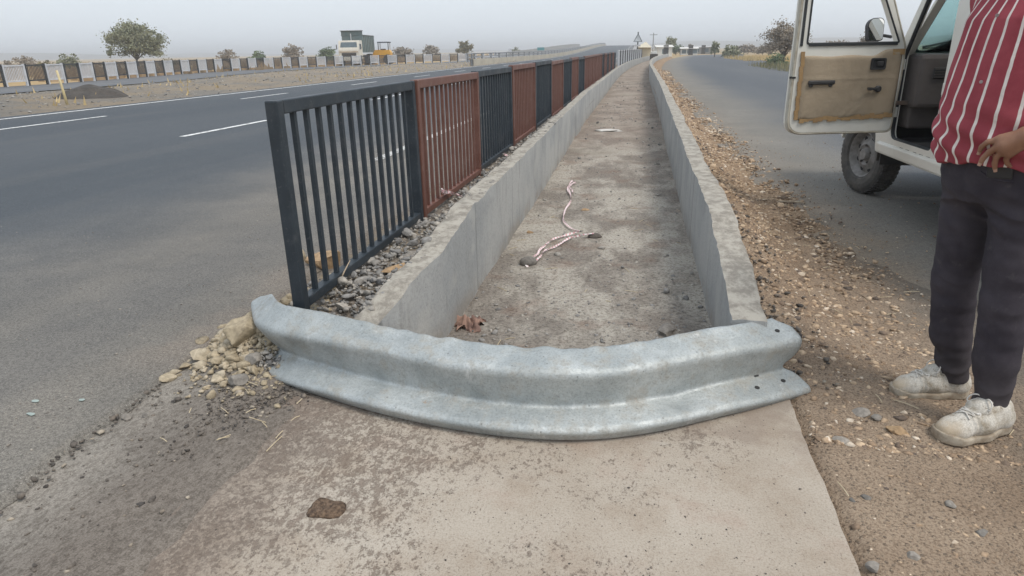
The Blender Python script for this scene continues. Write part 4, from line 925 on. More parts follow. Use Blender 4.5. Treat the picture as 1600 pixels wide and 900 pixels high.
# left hand on the hip: palm, four fingers of different length, thumb reaching back
wr2 = wrL
for i, ch in enumerate(fing):
    base = wr2 + (ch[0] - fing[1][0]) * .45; B.cap(base, ch[0], .0175, .0125, .010)
hand(B, fing, .0100, wr=wr2)
B.cap(wr2 + [0, 0, 0], (fing[1][0] + fing[2][0]) / 2, .022, .016, .012)
tb = wr2 + np.array([-.012, -.018, .012]); t2 = tb + [-.005, -.022, .024]; B.cap(wr2, tb, .019, .014, .01); B.cap(tb, t2, .0125, .0108, .006); B.cap(t2, t2 + [.012, -.018, .006], .0105, .0085, .004)
# right hand, relaxed
kn0 = wrR + np.array([.03, .005, -.085])
for i in range(4):
    k0 = kn0 + np.array([(1.5 - i) * .019, 0, (-.004, 0, -.003, .006)[i]]); l = (.040, .045, .041, .031)[i]
    B.cap(wrR, k0, .018, .0125, .012); p1 = k0 + [.004, .006, -l]; p2 = p1 + [.004, .014, -l * .6]; p3 = p2 + [0, .014, -l * .35]
    for a, b, ra, rb in ((k0, p1, .0098, .0092), (p1, p2, .0092, .0085), (p2, p3, .0085, .0072)): B.cap(a, b, ra, rb, .003)
p1 = wrR + np.array([.034, .015, -.03]); p2 = p1 + [.018, .012, -.032]; B.cap(wrR, p1, .016, .013, .01); B.cap(p1, p2, .012, .0105, .004); B.cap(p2, p2 + [.004, .008, -.028], .0105, .008, .004)
V, Fc = B.nets(); V = relax(V, Fc, 1, .4)
sk = NT('skin'); n = sk.noise(16, 5); sc_ = sk.mix(sk.ramp(n, .35, .7), (.235, .118, .072), (.30, .16, .10)); sk.bump(sk.noise(170, 4, .7), .25, .002)
sk.b.inputs['Subsurface Weight'].default_value = .08; sk.b.inputs['Subsurface Radius'].default_value = (.01, .004, .002)
link('body', mesh_np('body', V, Fc, None, True), sk.fin(sc_, .55, 0, .4), MAN)
# fingernails
nm = simple('nail', (.42, .26, .20), (.38, .23, .17), 20, .35, 0, 0)
for ch in fing[:3]:
    tip, j = ch[3], ch[2]; dr = (tip - j) / np.linalg.norm(tip - j); cam_l = w2l(0, 0, H_CAM); up = cam_l - tip; up -= dr * up.dot(dr); up /= np.linalg.norm(up); sdv = np.cross(dr, up)
    mb = MB(); vs = []
    for a in np.linspace(-1, 1, 7):
        for q in (-.0055, .0045): vs.append(tuple(tip + dr * (q + .001) + sdv * a * .0052 + up * (.0078 - .0022 * a * a)))
    mb.add(vs, [(2 * i, 2 * i + 1, 2 * i + 3, 2 * i + 2) for i in range(6)]); mb.build('fingernail', nm, MAN, True)
# hair and eyes
Hf = Field(HC - [.15, .12, .12], HC + [.14, .12, .18], .006); Hf.ell(HC + [-.014, 0, .036], (.106, .084, .104), 0); X, Y, Z = Hf.grid(); d = HC
Hf.F = np.maximum(Hf.F, -(Z - (d[2] + .035 - .6 * np.clip(-(X - d[0]) - .02, 0, .1) - .0) )) ; Hf.F = np.maximum(Hf.F, (X - d[0] - .078 - .2 * (Z - d[2] - .05)))
Hf.F = (Hf.F + .003 * np.sin(X * 300) * np.sin(Y * 280 + Z * 90)).astype(np.float32); Vh, Fh = Hf.nets()
link('hair', mesh_np('hair', relax(Vh, Fh, 1), Fh, None, True), simple('hair_black', (.012, .01, .009), (.03, .025, .02), 60, .5, 0, .6, 200, .004), MAN)
ew = simple('eye_white', (.7, .68, .64), bump=0, rough=.2); eb = simple('eye_dark', (.03, .018, .012), bump=0, rough=.1)
for sg in (-1, 1):
    ec = Vector(HC + [.080, sg * .031, .004]); mb = MB(); V0, F0 = ICO[2]
    e = link('eye', mesh_np('eye', V0 * [.0128, .0125, .0082] + np.array(ec) + [.0005, 0, 0], F0, None, True), ew, MAN); link('iris', mesh_np('iris', V0 * [.003, .0052, .0056] + np.array(ec) + [.0118, 0, 0], F0, None, True), eb, e)
# trousers
Tr = Field((-.34, -.36, .04), (.42, .40, 1.05), .0048)
Tr.torso([.83, .87, .92, .98], [.01, .01, .010, .014], [.118, .136, .148, .152], [.140, .170, .185, .187], .075, 2.1)
for hp_, kn, an in ((hipL, kneeL, ankL), (hipR, kneeR, ankR)):
    Tr.cap(hp_ + [0, 0, -.02], kn, .106, .070, .045); Tr.cap(kn, an + [0, 0, -.005], .069, .057, .025); Tr.cap(kn + [-.012, 0, -.10], kn + [-.012, 0, -.22], .060, .056, .04)
    Tr.cap(hp_ + [-.05, 0, -.02], hp_ + [-.05, 0, -.07], .095, .09, .05)
X, Y, Z = Tr.grid(); P = np.stack([X, Y, Z], -1).astype(np.float32); near = np.abs(Tr.F) < .04
Pn = P[near]; z = Pn[:, 2]; q = Pn.copy()
wr = .0035 * nz(q * [1, 1, 1.6], 11, 0) + .0022 * nz(q * [1, 1, 2.2], 24, 1)
def rid(f, k, M): return np.clip(1 - np.abs(nz(q @ np.array(M, float).T, f, k)) * 3.2, 0, 1) - .25     # sharp folds on a soft cloth
dg1 = [[.5, 0, .3], [0, .5, .9], [1.1, 1.0, 1.4]]; dg2 = [[.5, 0, -.4], [0, .5, -.9], [-1.1, 1.1, 1.4]]
wr -= .0062 * np.exp(-((z - .13) / .10) ** 2) * (rid(9, 2, dg1) + .8 * rid(14, 0, dg2))
wr -= .0040 * np.exp(-((z - .45) / .14) ** 2) * (rid(7, 0, dg2) + .8 * rid(11, 1, dg1))
wr -= .0075 * np.exp(-((z - .78) / .11) ** 2) * (rid(6, 1, dg1) + .8 * rid(10, 2, dg2))
wr -= .0020 * rid(5, 2, [[1.2, 0, 0], [0, 1.2, 0], [0, 0, .35]])
# pocket mouth: a shallow step following a slanted curve on the left front
fl = np.exp(-((q[:, 1] - .0) / .006) ** 2) * (q[:, 0] > .05) * (z > .78); wr -= .003 * fl
Tr.F[near] += wr.astype(np.float32); Tr.F = np.maximum(Tr.F, np.maximum(.068 + .012 * (X > 1) - Z, Z - .985)).astype(np.float32)
Vt, Ft = Tr.nets(); Vt = relax(Vt, Ft, 1, .25)
tm = NT('trouser_cloth'); n = tm.noise(7, 5); c = tm.mix(tm.ramp(n, .3, .7), (.034, .030, .038), (.060, .053, .063)); c = tm.mix(tm.ramp(tm.noise(20, 5, .7), .58, .75, 0, .45), c, (.10, .092, .092))
X_ = tm.xyz(); c = tm.mix(tm.math('MULTIPLY', tm.ramp(X_[2], .35, .08), .35), c, (.085, .075, .07)); wv = tm.n('ShaderNodeTexWave'); wv.inputs['Scale'].default_value = 260; tm.l(tm.tc.outputs['Object'], wv.inputs[0])
tm.bump(tm.math('ADD', tm.noise(300, 2), tm.math('MULTIPLY', wv.outputs[0], .4)), .25, .002); pass
TRO = link('trousers', mesh_np('trousers', Vt, Ft, None, True), tm.fin(c, .9, 0, .2), MAN)
def on_mesh(F, p, d, dist=.25):
    """march from p along d to the surface of field F"""
    p = np.array(p, float); d = np.array(d, float) / np.linalg.norm(d)
    for i in range(400):
        idx = np.round((p - F.lo) / F.h).astype(int)
        if np.any(idx < 0) or np.any(idx >= F.n): p = p + d * .002; continue
        if F.F[tuple(idx)] < 0: return p
        p = p + d * .002
    return p
def on_trousers(px, py, Fd=None):
    a = sight(px, py, 2.1); b = sight(px, py, 2.6); return on_mesh(Fd or Tr, a, b - a), (a - b) / np.linalg.norm(a - b)
pk = []
for px, py in ((1532, 268), (1542, 275), (1556, 281), (1570, 284), (1584, 285)):
    p, nn = on_trousers(px, py); pk.append(p + nn * .0025)
MB().tube(pk, .0032, 6).build('pocket_seam', tm.m, TRO, True)
# phone sticking out of the pocket (held by the pocket: a thing of its own)
pts = [on_trousers(x, y) for x, y in ((1546, 262), (1579, 264), (1578, 278), (1547, 276))]
pq = [p + n * .0015 for p, n in pts]; nrm = np.cross(pq[1] - pq[0], pq[3] - pq[0]); nrm /= np.linalg.norm(nrm); nrm = nrm if nrm.dot(pts[0][1]) > 0 else -nrm
xa = (pq[1] - pq[0]); xa /= np.linalg.norm(xa); ya = np.cross(nrm, xa); Mx = Matrix(((xa[0], ya[0], nrm[0], 0), (xa[1], ya[1], nrm[1], 0), (xa[2], ya[2], nrm[2], 0), (0, 0, 0, 1)))
cen = sum(pq) / 4 + ya * .002; PHL = Matrix.Translation((PC[0], PC[1], 0)) @ Matrix.Rotation(PA, 4, 'Z') @ Matrix.Translation(tuple(cen)) @ Mx
ph = empty('phone'); ph.matrix_world = PHL; tag(ph, 'dark phone with a tan edge tucked in the trouser pocket under the hand', 'phone')
MB().box((0, 0, 0), (.072, .040, .008), bev=.003).build('case', simple('phone_case', (.02, .02, .022), bump=0, rough=.4), ph)
MB().box((0, .0212, 0), (.066, .0022, .0088)).build('edge', simple('phone_edge', (.42, .31, .2), bump=0, rough=.5), ph)
# shirt
Sh = Field((-.40, -.42, .88), (.42, .44, 1.62), .0056)
Sh.torso([.90] + ZS[1:], [.01] + CX[1:], [.170, .172, .180, .174, .162, .15, .117, .078], [.208, .207, .208, .206, .208, .212, .196, .12], .03)
midL = shL * .42 + elL * .58; midR = shR * .42 + elR * .58
Sh.cap(shL, midL, .066, .070, .04); Sh.cap(shR, midR, .066, .068, .04)
cutL = (elL - shL) / np.linalg.norm(elL - shL); cutR = (elR - shR) / np.linalg.norm(elR - shR)
X, Y, Z = Sh.grid(); P = np.stack([X, Y, Z], -1); near = np.abs(Sh.F) < .04; q = P[near]
wr = .0045 * nz(q * [1, 1, .55], 10, 1) + .0022 * nz(q * [1, 1, 1.4], 20, 0) + .008 * np.exp(-((q[:, 2] - 1.03) / .10) ** 2) * np.sin(q[:, 2] * 75 + 34 * q[:, 1] + 2 * nz(q, 6, 2)) + .004 * sstep(1.02 - q[:, 2], 0, .08) * np.sin(np.arctan2(q[:, 1], q[:, 0]) * 17 + 2 * q[:, 2])
Sh.F[near] += wr.astype(np.float32)
hem = .962 + .010 * np.sin(np.arctan2(Y, X) * 3 + .6) + .004 * np.sin(np.arctan2(Y, X) * 11); Sh.F = np.maximum(Sh.F, hem - Z)
for mp, cd, sg in ((midL, cutL, 1), (midR, cutR, -1)):
    e = (X - mp[0]) * cd[0] + (Y - mp[1]) * cd[1] + (Z - mp[2]) * cd[2]; Sh.F = np.where(Y * sg > .20, np.maximum(Sh.F, e - .03), Sh.F)
Sh.F = np.maximum(Sh.F, -(np.sqrt((X - .015) ** 2 + Y ** 2 + ((Z - 1.595) * 1.0) ** 2) - .068)); Sh.F = Sh.F.astype(np.float32)
Vs, Fs = Sh.nets(); Vs = relax(Vs, Fs, 1, .4)
ang = np.arctan2(Vs[:, 1], Vs[:, 0] - .005); rr_ = np.hypot(Vs[:, 0], Vs[:, 1])
sm = NT('shirt_cloth'); o = sm.xyz(); at = sm.math('ARCTAN2', o[1], sm.math('SUBTRACT', o[0], .01))
lean = sm.math('MULTIPLY', sm.math('SUBTRACT', o[2], 1.1), -.16); wob = sm.math('MULTIPLY', sm.math('SUBTRACT', sm.noise(7, 3), .5), .07)
st_ = sm.math('FRACT', sm.math('MULTIPLY', sm.math('ADD', sm.math('ADD', at, wob), lean), 22 / (2 * PI))); st_ = sm.math('ABSOLUTE', sm.math('SUBTRACT', st_, .5))
f = sm.ramp(st_, .100, .076); red = sm.mix(sm.ramp(sm.noise(9, 5), .35, .7), (.25, .046, .060), (.315, .064, .080)); wht = sm.mix(sm.ramp(sm.noise(30, 4), .35, .65), (.62, .56, .52), (.72, .67, .63))
c = sm.mix(f, red, wht); sm.bump(sm.math('ADD', sm.noise(330, 2), sm.noise(45, 4)), .22, .003)
SHI = link('shirt', mesh_np('shirt', Vs, Fs, None, True), sm.fin(c, .88, 0, .2), MAN); pass
bmq = simple('button_grey', (.30, .24, .24), bump=0, rough=.4)
for (px, py) in ((1558, 24), (1533, 128)):
    a = sight(px, py, 2.1); b = sight(px, py, 2.6); p = on_mesh(Sh, a, b - a); nn = (a - b) / np.linalg.norm(a - b)
    mb = MB(); mb.lathe([(.0001, .0022), (.0050, .0022), (.0056, .0008), (.0056, -.003)], 16, Matrix.Translation(tuple(p + nn * .001)) @ Vector(nn).to_track_quat('Z', 'Y').to_matrix().to_4x4()); mb.build('button', bmq, SHI)
# collar (out of frame but real)
cl = MB(); ring = []
for k in range(24):
    a = 2 * PI * k / 24; ring.append((.012 + .070 * math.cos(a), .074 * math.sin(a), 1.55 - .018 * math.cos(a)))
for k in range(24):
    j = (k + 1) % 24; p, q_ = Vector(ring[k]), Vector(ring[j]); o1 = Vector((p.x - .012, p.y, 0)).normalized(); o2 = Vector((q_.x - .012, q_.y, 0)).normalized()
    cl.add([p, q_, q_ + Vector((0, 0, .032)), p + Vector((0, 0, .032)), q_ + o2 * .028 + Vector((0, 0, -.004)), p + o1 * .028 + Vector((0, 0, -.004))], [(0, 1, 2, 3), (3, 2, 4, 5)])
cl.build('collar', sm.m, SHI, True)
# shoes
su = NT('shoe_knit'); n = su.noise(22, 5, .65); c = su.mix(su.ramp(n, .4, .66), (.60, .57, .51), (.42, .375, .305)); c = su.mix(su.ramp(su.noise(45, 4, .7), .58, .70, 0, .75), c, (.17, .14, .11)); c = su.mix(su.ramp(su.noise(11, 4), .52, .66, 0, .6), c, (.33, .28, .21)); c = su.mix(su.ramp(su.noise(240, 2), .4, .62, 0, .5), c, su.mix(1.0, c, (.55, .55, .55), 'MULTIPLY'))
toe = su.xyz(); c = su.mix(su.math('MULTIPLY', su.ramp(toe[0], .07, .14), su.ramp(su.noise(18, 4), .35, .6, .15, .85)), c, (.50, .40, .28)); su.bump(su.noise(260, 3), .3, .002); su.fin(c, .9, 0, .2)
so_m = NT('shoe_sole'); c = so_m.mix(so_m.ramp(so_m.noise(20, 5), .4, .65), (.42, .37, .295), (.26, .21, .155)); so_m.bump(so_m.noise(90, 3), .25, .003); so_m.fin(c, .85, 0, .25)
lm = simple('lace', (.66, .64, .6), (.48, .45, .4), 60, .8); fm = simple('collar_lining', (.30, .34, .37), (.22, .25, .27), 30, .9)
def shoe(heel, toe_, sgn):
    a = np.array(heel); b = np.array(toe_); mid = (a + b) / 2; d = b - a; L = np.hypot(*d); rz = math.atan2(d[1], d[0]); sc = L / .285
    r = empty('shoe', (0, 0, 0)); r.parent = MAN; ml = w2l(mid[0], mid[1], 0); r.location = ml; r.rotation_euler = (0, 0, rz - PA); r.scale = (sc, sc, sc)
    Fd = Field((-.18, -.09, -.01), (.18, .09, .17), .0040)
    Fd.cap((-.102, 0, .050), (-.095, 0, .082), .036, .032, .02, (1, .95, 1)); Fd.cap((-.09, 0, .045), (.0, .004 * sgn, .048), .043, .043, .03, (1, .93, 1))
    Fd.cap((0, .002 * sgn, .044), (.085, -.004 * sgn, .032), .042, .037, .03, (1, .88, 1.05)); Fd.cap((.085, -.004 * sgn, .030), (.112, -.010 * sgn, .026), .035, .026, .03, (1, .84, 1.12))
    Fd.cap((-.075, 0, .08), (-.035, 0, .088), .036, .034, .025); Fd.cap((-.03, 0, .085), (.045, 0, .058), .032, .026, .03)
    X, Y, Z = Fd.grid(); P = np.stack([X, Y, Z], -1); nr_ = np.abs(Fd.F) < .02; Fd.F[nr_] += (.0016 * nz(P[nr_], 26, 1) + .0022 * np.exp(-((P[nr_][:, 0] - .045) / .02) ** 2) * np.sin(P[nr_][:, 0] * 420 + P[nr_][:, 1] * 60)).astype(np.float32)
    Fd.F = np.maximum(Fd.F, .016 - Z); hole = np.sqrt(((X + .062) / 1.15) ** 2 + (Y * 1.05) ** 2) - .030; Fd.F = np.maximum(Fd.F, np.minimum(-hole, Z - .090))
    Fd.F = np.maximum(Fd.F, Z - (.118 - .35 * np.clip(X + .07, -.02, .1) + .25 * np.clip(-.09 - X, 0, .05))); Fd.F = Fd.F.astype(np.float32); v, f = Fd.nets()
    link('upper', mesh_np('upper', relax(v, f, 1), f, None, True), su.m, r)
    Sf = Field((-.18, -.09, -.015), (.18, .09, .06), .0040)
    Sf.cap((-.10, 0, .012), (0, .003 * sgn, .012), .040, .042, .02, (1, .95, .8)); Sf.cap((0, .002 * sgn, .012), (.09, -.004 * sgn, .012), .043, .043, .03, (1, .88, .8)); Sf.cap((.09, -.004 * sgn, .014), (.112, -.010 * sgn, .016), .040, .030, .03, (1, .86, .9))
    X, Y, Z = Sf.grid(); topz = .020 + .012 * np.clip((-X - .02) / .1, 0, 1) + .010 * np.clip((X - .09) / .04, 0, 1); Sf.F = np.maximum(np.maximum(Sf.F - .002, Z - topz), -(Z + .006)).astype(np.float32)
    v, f = Sf.nets(); link('sole', mesh_np('sole', relax(v, f, 1, .3), f, None, True), so_m.m, r)
    # tongue, laces
    tg_ = Field((-.06, -.05, .05), (.07, .05, .16), .004); tg_.cap((-.030, 0, .118), (.0, 0, .092), .012, .020, .02, (1, .55, 1)); tg_.cap((0, 0, .088), (.05, 0, .066), .018, .014, .02, (1, .6, 1)); v, f = tg_.nets(); link('tongue', mesh_np('tongue', relax(v, f, 1), f, None, True), su.m, r)
    def top_at(x, y):
        for z in np.arange(.16, .0, -.001):
            idx = np.round((np.array([x, y, z]) - Fd.lo) / Fd.h).astype(int)
            if np.all(idx >= 0) and np.all(idx < Fd.n) and Fd.F[tuple(idx)] < 0: return z
        return .03
    for k in range(5):
        x = -.018 + .019 * k; mb = MB()
        for s2 in (-1, 1):
            pts = [(x + s2 * .008 * t, y, max(top_at(x + s2 * .008 * t, y), .107 - .62 * (x + .02) if abs(y) < .017 else 0) + .0026) for t, y in zip(np.linspace(-1, 1, 9), np.linspace(-.026, .026, 9))]
            mb.tube(pts, .0026, 6)
        mb.build('lace', lm, r, True)
    mb = MB(); z0 = .116
    for s2 in (-1, 1):
        lp = [(-.018, 0, z0), (-.012, s2 * .018, z0 + .012), (-.004, s2 * .036, z0 + .004), (.006, s2 * .040, z0 - .014), (.004, s2 * .026, z0 - .012), (-.012, s2 * .006, z0 + .002)]
        mb.tube([tuple(p) for p in catmull3(np.array(lp), 24)], .0025, 6); lp2 = [(-.016, 0, z0), (.008, s2 * .012, z0 - .010), (.028, s2 * .030, z0 - .034), (.034, s2 * .036, z0 - .046)]; mb.tube([tuple(p) for p in catmull3(np.array(lp2), 16)], .0022, 6)
    mb.build('lace', lm, r, True); return r
shoe((1.405, 2.487), (1.125, 2.338), 1); shoe((1.375, 2.727), (1.075, 2.702), -1)
# ------------------------------------------------------------------ white off-road car with its near front door open
CAR = empty('off_road_car', (2.96, 7.08, -.01), math.radians(2.0))
tag(CAR, 'dusty white off-road car parked on the service road with its front door open', 'car')
def m_carpaint():
    t = NT('car_paint_white'); n = t.noise(3, 5); c = t.mix(t.ramp(n, .35, .7), (.72, .71, .655), (.66, .65, .59))
    X = t.xyz(); low = t.ramp(t.math('ADD', X[2], t.math('MULTIPLY', t.noise(5, 4), .3)), .95, .5); c = t.mix(t.math('MULTIPLY', low, .35), c, (.45, .41, .33))
    c = t.mix(t.ramp(t.noise(26, 6, .75), .63, .70, 0, .45), c, (.40, .34, .26)); t.bump(t.noise(8, 3), .05, .01); return t.fin(c, t.ramp(n, .3, .7, .28, .45), 0, .5)
MAT['cp'] = m_carpaint(); MAT['rubber'] = simple('tyre_rubber', (.060, .058, .056), (.105, .098, .088), 9, .85, 0, .4, 70, .004); MAT['dark'] = simple('dark_plastic', (.028, .028, .03), (.042, .042, .042), 12, .55, 0, .1)
MAT['seal'] = simple('door_seal', (.03, .034, .038), bump=0, rough=.7); MAT['steel'] = simple('wheel_steel', (.27, .26, .25), (.18, .172, .16), 14, .6, .2, .15); MAT['chassis'] = simple('chassis', (.04, .036, .033), (.075, .065, .055), 10, .9)
MAT['tan'] = simple('door_card', (.345, .28, .20), (.295, .238, .168), 5, .9, 0, .5, 14, .012); MAT['tanedge'] = simple('door_card_edge', (.36, .235, .11), (.30, .19, .09), 8, .8, 0, .4, 30, .006)
MAT['dash'] = simple('dash_grey_brown', (.105, .092, .086), (.085, .074, .07), 6, .8, 0, .2, 90, .003); MAT['seat'] = simple('seat_cloth', (.16, .145, .13), (.12, .11, .10), 9, .95)
MAT['black_in'] = simple('floor_mat', (.02, .02, .022), (.03, .03, .032), 9, .95)
def m_glass(name, tint, rough=.02):
    m = bpy.data.materials.new(name); m.use_nodes = True; t = m.node_tree; t.nodes.clear(); o = t.nodes.new('ShaderNodeOutputMaterial'); mix = t.nodes.new('ShaderNodeMixShader'); tr = t.nodes.new('ShaderNodeBsdfTransparent'); gl = t.nodes.new('ShaderNodeBsdfGlossy'); fr = t.nodes.new('ShaderNodeFresnel')
    tr.inputs[0].default_value = (*tint, 1); gl.inputs['Roughness'].default_value = rough; fr.inputs[0].default_value = 1.45; t.links.new(fr.outputs[0], mix.inputs[0]); t.links.new(tr.outputs[0], mix.inputs[1]); t.links.new(gl.outputs[0], mix.inputs[2]); t.links.new(mix.outputs[0], o.inputs[0]); return m
MAT['glass'] = m_glass('windscreen_glass', (.72, .88, .87)); MAT['glass_dark'] = m_glass('side_glass', (.35, .42, .42))
mr = NT('mirror_glass'); MAT['mirror'] = mr.fin((.88, .9, .92), .02, 1.0)
def arc(cx, cy, r, a0, a1, n): return [(cx + r * math.cos(a), cy + r * math.sin(a)) for a in np.linspace(a0, a1, n)]
def fillet(P, rad, n=5):
    """round every corner of a closed outline"""
    out = []
    for i, p in enumerate(P):
        a, b, c = Vector(P[i - 1]), Vector(p), Vector(P[(i + 1) % len(P)]); r = rad[i] if isinstance(rad, (list, tuple)) else rad
        if r <= 0: out.append(tuple(b)); continue
        u = (a - b); w_ = (c - b); r = min(r, u.length * .45, w_.length * .45); u.normalize(); w_.normalize(); s, e = b + u * r, b + w_ * r
        for t in np.linspace(0, 1, n): out.append(tuple((s * (1 - t) ** 2 + b * 2 * t * (1 - t) + e * t * t)))
    return out
WR = .36; WB = 2.70
side = [(.72, .60), (.80, .72), (.82, 1.02), (.74, 1.10), (-.50, 1.215), (-.60, 1.27), (-1.06, 1.84), (-1.30, 1.90), (-3.36, 1.90), (-3.44, 1.78), (-3.47, 1.15), (-3.47, .55), (-3.20, .48)]
side += arc(-WB, .40, .46, math.radians(170), math.radians(10), 14)[::-1][::-1] and [(-WB - .46, .46)] + arc(-WB, .42, .46, math.radians(172), math.radians(8), 14) + [(-WB + .46, .46)]
side += [(-.52, .46), (-.47, .46)] + arc(0, .42, .46, math.radians(172), math.radians(8), 14) + [(.46, .46)]
# remove the lower straight rocker duplicates
doorhole = fillet([(-.74, .60), (-.74, 1.26), (-1.09, 1.795), (-1.55, 1.815), (-1.55, .60)], [.10, .03, .05, .05, .07])
win2 = fillet([(-1.86, 1.34), (-1.86, 1.80), (-2.56, 1.80), (-2.56, 1.34)], .06); win3 = fillet([(-2.72, 1.34), (-2.72, 1.80), (-3.30, 1.80), (-3.36, 1.34)], .06)
# map (y,z) outlines standing in the plane x = const
def side_M(x): return Matrix(((0, 0, 1, x), (1, 0, 0, 0), (0, 1, 0, 0), (0, 0, 0, 1)))
frontwin = fillet([(-.86, 1.34), (-1.12, 1.775), (-1.68, 1.80), (-1.68, 1.34)], .05)
o = MB().plate(side, [doorhole, win2, win3], .045, side_M(-.86)).build('body_side', MAT['cp'], CAR, bevel=.010)
o = MB().plate(side, [frontwin, win2, win3], .045, side_M(.815)).build('body_side', MAT['cp'], CAR, bevel=.010)
for x, ws in ((-.838, (win2, win3)), (.838, (frontwin, win2, win3))):
    for w_ in ws:
        fr_ = [((p[0] - np.mean([q[0] for q in w_])) * 1.03 + np.mean([q[0] for q in w_]), (p[1] - np.mean([q[1] for q in w_])) * 1.03 + np.mean([q[1] for q in w_])) for p in w_]
        MB().plate(fr_, [], .005, side_M(x)).build('side_window', MAT['glass_dark'], CAR)
# seal round the door opening
mb = MB(); mb.tube([(-.842, p[0], p[1]) for p in doorhole] + [(-.842, *doorhole[0])], .016, 7, False); mb.build('door_seal', MAT['seal'], CAR, True)
# hood, roof, floor, firewall, back
MB().box((0, .14, 1.155), (1.60, 1.30, .035), Matrix.Rotation(math.radians(-4.8), 4, 'X') , bev=.012).build('bonnet', MAT['cp'], CAR)
MB().box((0, -2.33, 1.885), (1.63, 2.12, .03), bev=.012).build('roof', MAT['cp'], CAR)
MB().box((0, .83, .83), (1.62, .05, .42), bev=.02).build('grille', MAT['dark'], CAR); MB().box((0, .93, .58), (1.30, .14, .17), bev=.04).build('front_bumper', MAT['dark'], CAR)
for sx in (-1, 1): MB().lathe([(.0001, .03), (.07, .025), (.085, 0), (.085, -.02)], 24, Matrix.Translation((sx * .62, .855, .86)) @ Matrix.Rotation(-PI / 2, 4, 'X')).build('headlight', MAT['mirror'], CAR, True)
MB().box((0, -1.9, .555), (1.62, 2.75, .05)).build('floor_pan', MAT['black_in'], CAR); MB().box((0, -.50, .85), (1.62, .04, .62)).build('firewall', MAT['black_in'], CAR)
MB().box((0, -3.45, 1.205), (1.62, .05, 1.31), bev=.015).build('tailgate', MAT['cp'], CAR); MB().box((0, -3.48, 1.55), (1.40, .02, .44)).build('rear_window', MAT['glass_dark'], CAR)
MB().box((0, -3.53, .55), (1.66, .12, .16), bev=.04).build('rear_bumper', MAT['dark'], CAR)
# sill board along the bottom with a worn step
MB().box((-.83, -1.22, .505), (.10, 1.40, .10), bev=.02).build('sill', MAT['cp'], CAR)
mb = MB()
for y in (-1.02, -1.14, -1.28, -1.40, -1.52): mb.box((-.835, y, .5575), (.05, .07, .006))
mb.build('step_tread', MAT['chassis'], CAR)
# windscreen with frame and wiper
w0, w1 = Vector((0, -.60, 1.265)), Vector((0, -1.055, 1.845)); up_ = (w1 - w0); hgt = up_.length; an_ = math.atan2(up_.z, -up_.y)
WM = Matrix.Translation(w0) @ Matrix.Rotation(PI - an_, 4, 'X')
MB().plate(fillet([(-.81, 0), (.81, 0), (.74, hgt), (-.74, hgt)], .02), [fillet([(-.745, .035), (.745, .035), (.685, hgt - .05), (-.685, hgt - .05)], .05)], .03, WM).build('windscreen_frame', MAT['cp'], CAR, bevel=.006)
MB().plate(fillet([(-.755, .025), (.755, .025), (.695, hgt - .04), (-.695, hgt - .04)], .05), [fillet([(-.73, .05), (.73, .05), (.67, hgt - .065), (-.67, hgt - .065)], .05)], .006, Matrix.Translation((0, -.004, .0)) @ WM).build('windscreen_seal', MAT['seal'], CAR)
MB().plate(fillet([(-.75, .03), (.75, .03), (.69, hgt - .045), (-.69, hgt - .045)], .05), [], .005, WM @ Matrix.Translation((0, 0, .012))).build('windscreen', MAT['glass'], CAR)
for x0 in (-.55, .15):
    mb = MB(); P0 = WM @ Vector((x0 - .12, .06, -.03)); P1 = WM @ Vector((x0 + .42, .12, -.02)); mb.tube([P0, P0.lerp(P1, .5) + Vector((0, .01, .03)), P1], .009, 6); mb.tube([P0 + Vector((0, 0, -.012)), P1 + Vector((0, 0, -.014))], .006, 6); mb.build('wiper', MAT['dark'], CAR)
MB().box((-.5, -1.03, 1.74), (.32, .02, .13), Matrix.Identity(4), bev=.01).build('sun_visor', MAT['dash'], CAR)
# dashboard with vent
MB().box((0, -.78, 1.07), (1.58, .30, .42), bev=.035).build('dashboard', MAT['dash'], CAR); MB().box((-.30, -.72, .80), (.95, .20, .22), bev=.02).build('lower_dash', MAT['dash'], CAR)
f_ = MB().box((-.635, -.934, 1.135), (.10, .014, .085), bev=.006).build('air_vent', MAT['dark'], CAR)
mb = MB()
for k in range(4): mb.box((-.635, -.943, 1.105 + .02 * k), (.085, .006, .007))
mb.build('vent_slat', MAT['dash'], f_)
for sx in (-.42, .42):
    s = MB().box((sx, -1.62, .80), (.50, .52, .14), bev=.05).build('seat', MAT['seat'], CAR, True); MB().box((0, 0, 0), (.48, .13, .62), Matrix.Translation((sx, -1.95, 1.14)) @ Matrix.Rotation(math.radians(14), 4, 'X'), bev=.05).build('backrest', MAT['seat'], s, True); MB().box((sx, -1.62, .65), (.40, .42, .16)).build('seat_base', MAT['black_in'], s)
mb = MB(); ring = [(.40 + .19 * math.cos(a), -1.12 + .06 * math.sin(a), 1.14 + .18 * math.sin(a)) for a in np.linspace(0, 2 * PI, 25)]; mb.tube(ring, .014, 8, False); mb.tube([(.40, -1.12, 1.14), (.40, -.92, 1.08)], .03, 10); mb.tube([(.22, -1.12, 1.14), (.58, -1.12, 1.14)], .012, 6); mb.build('steering_wheel', MAT['dark'], CAR, True)
# striker on the centre pillar
MB().box((-.868, -1.60, 1.05), (.018, .05, .085), bev=.006).build('door_striker', MAT['cp'], CAR)
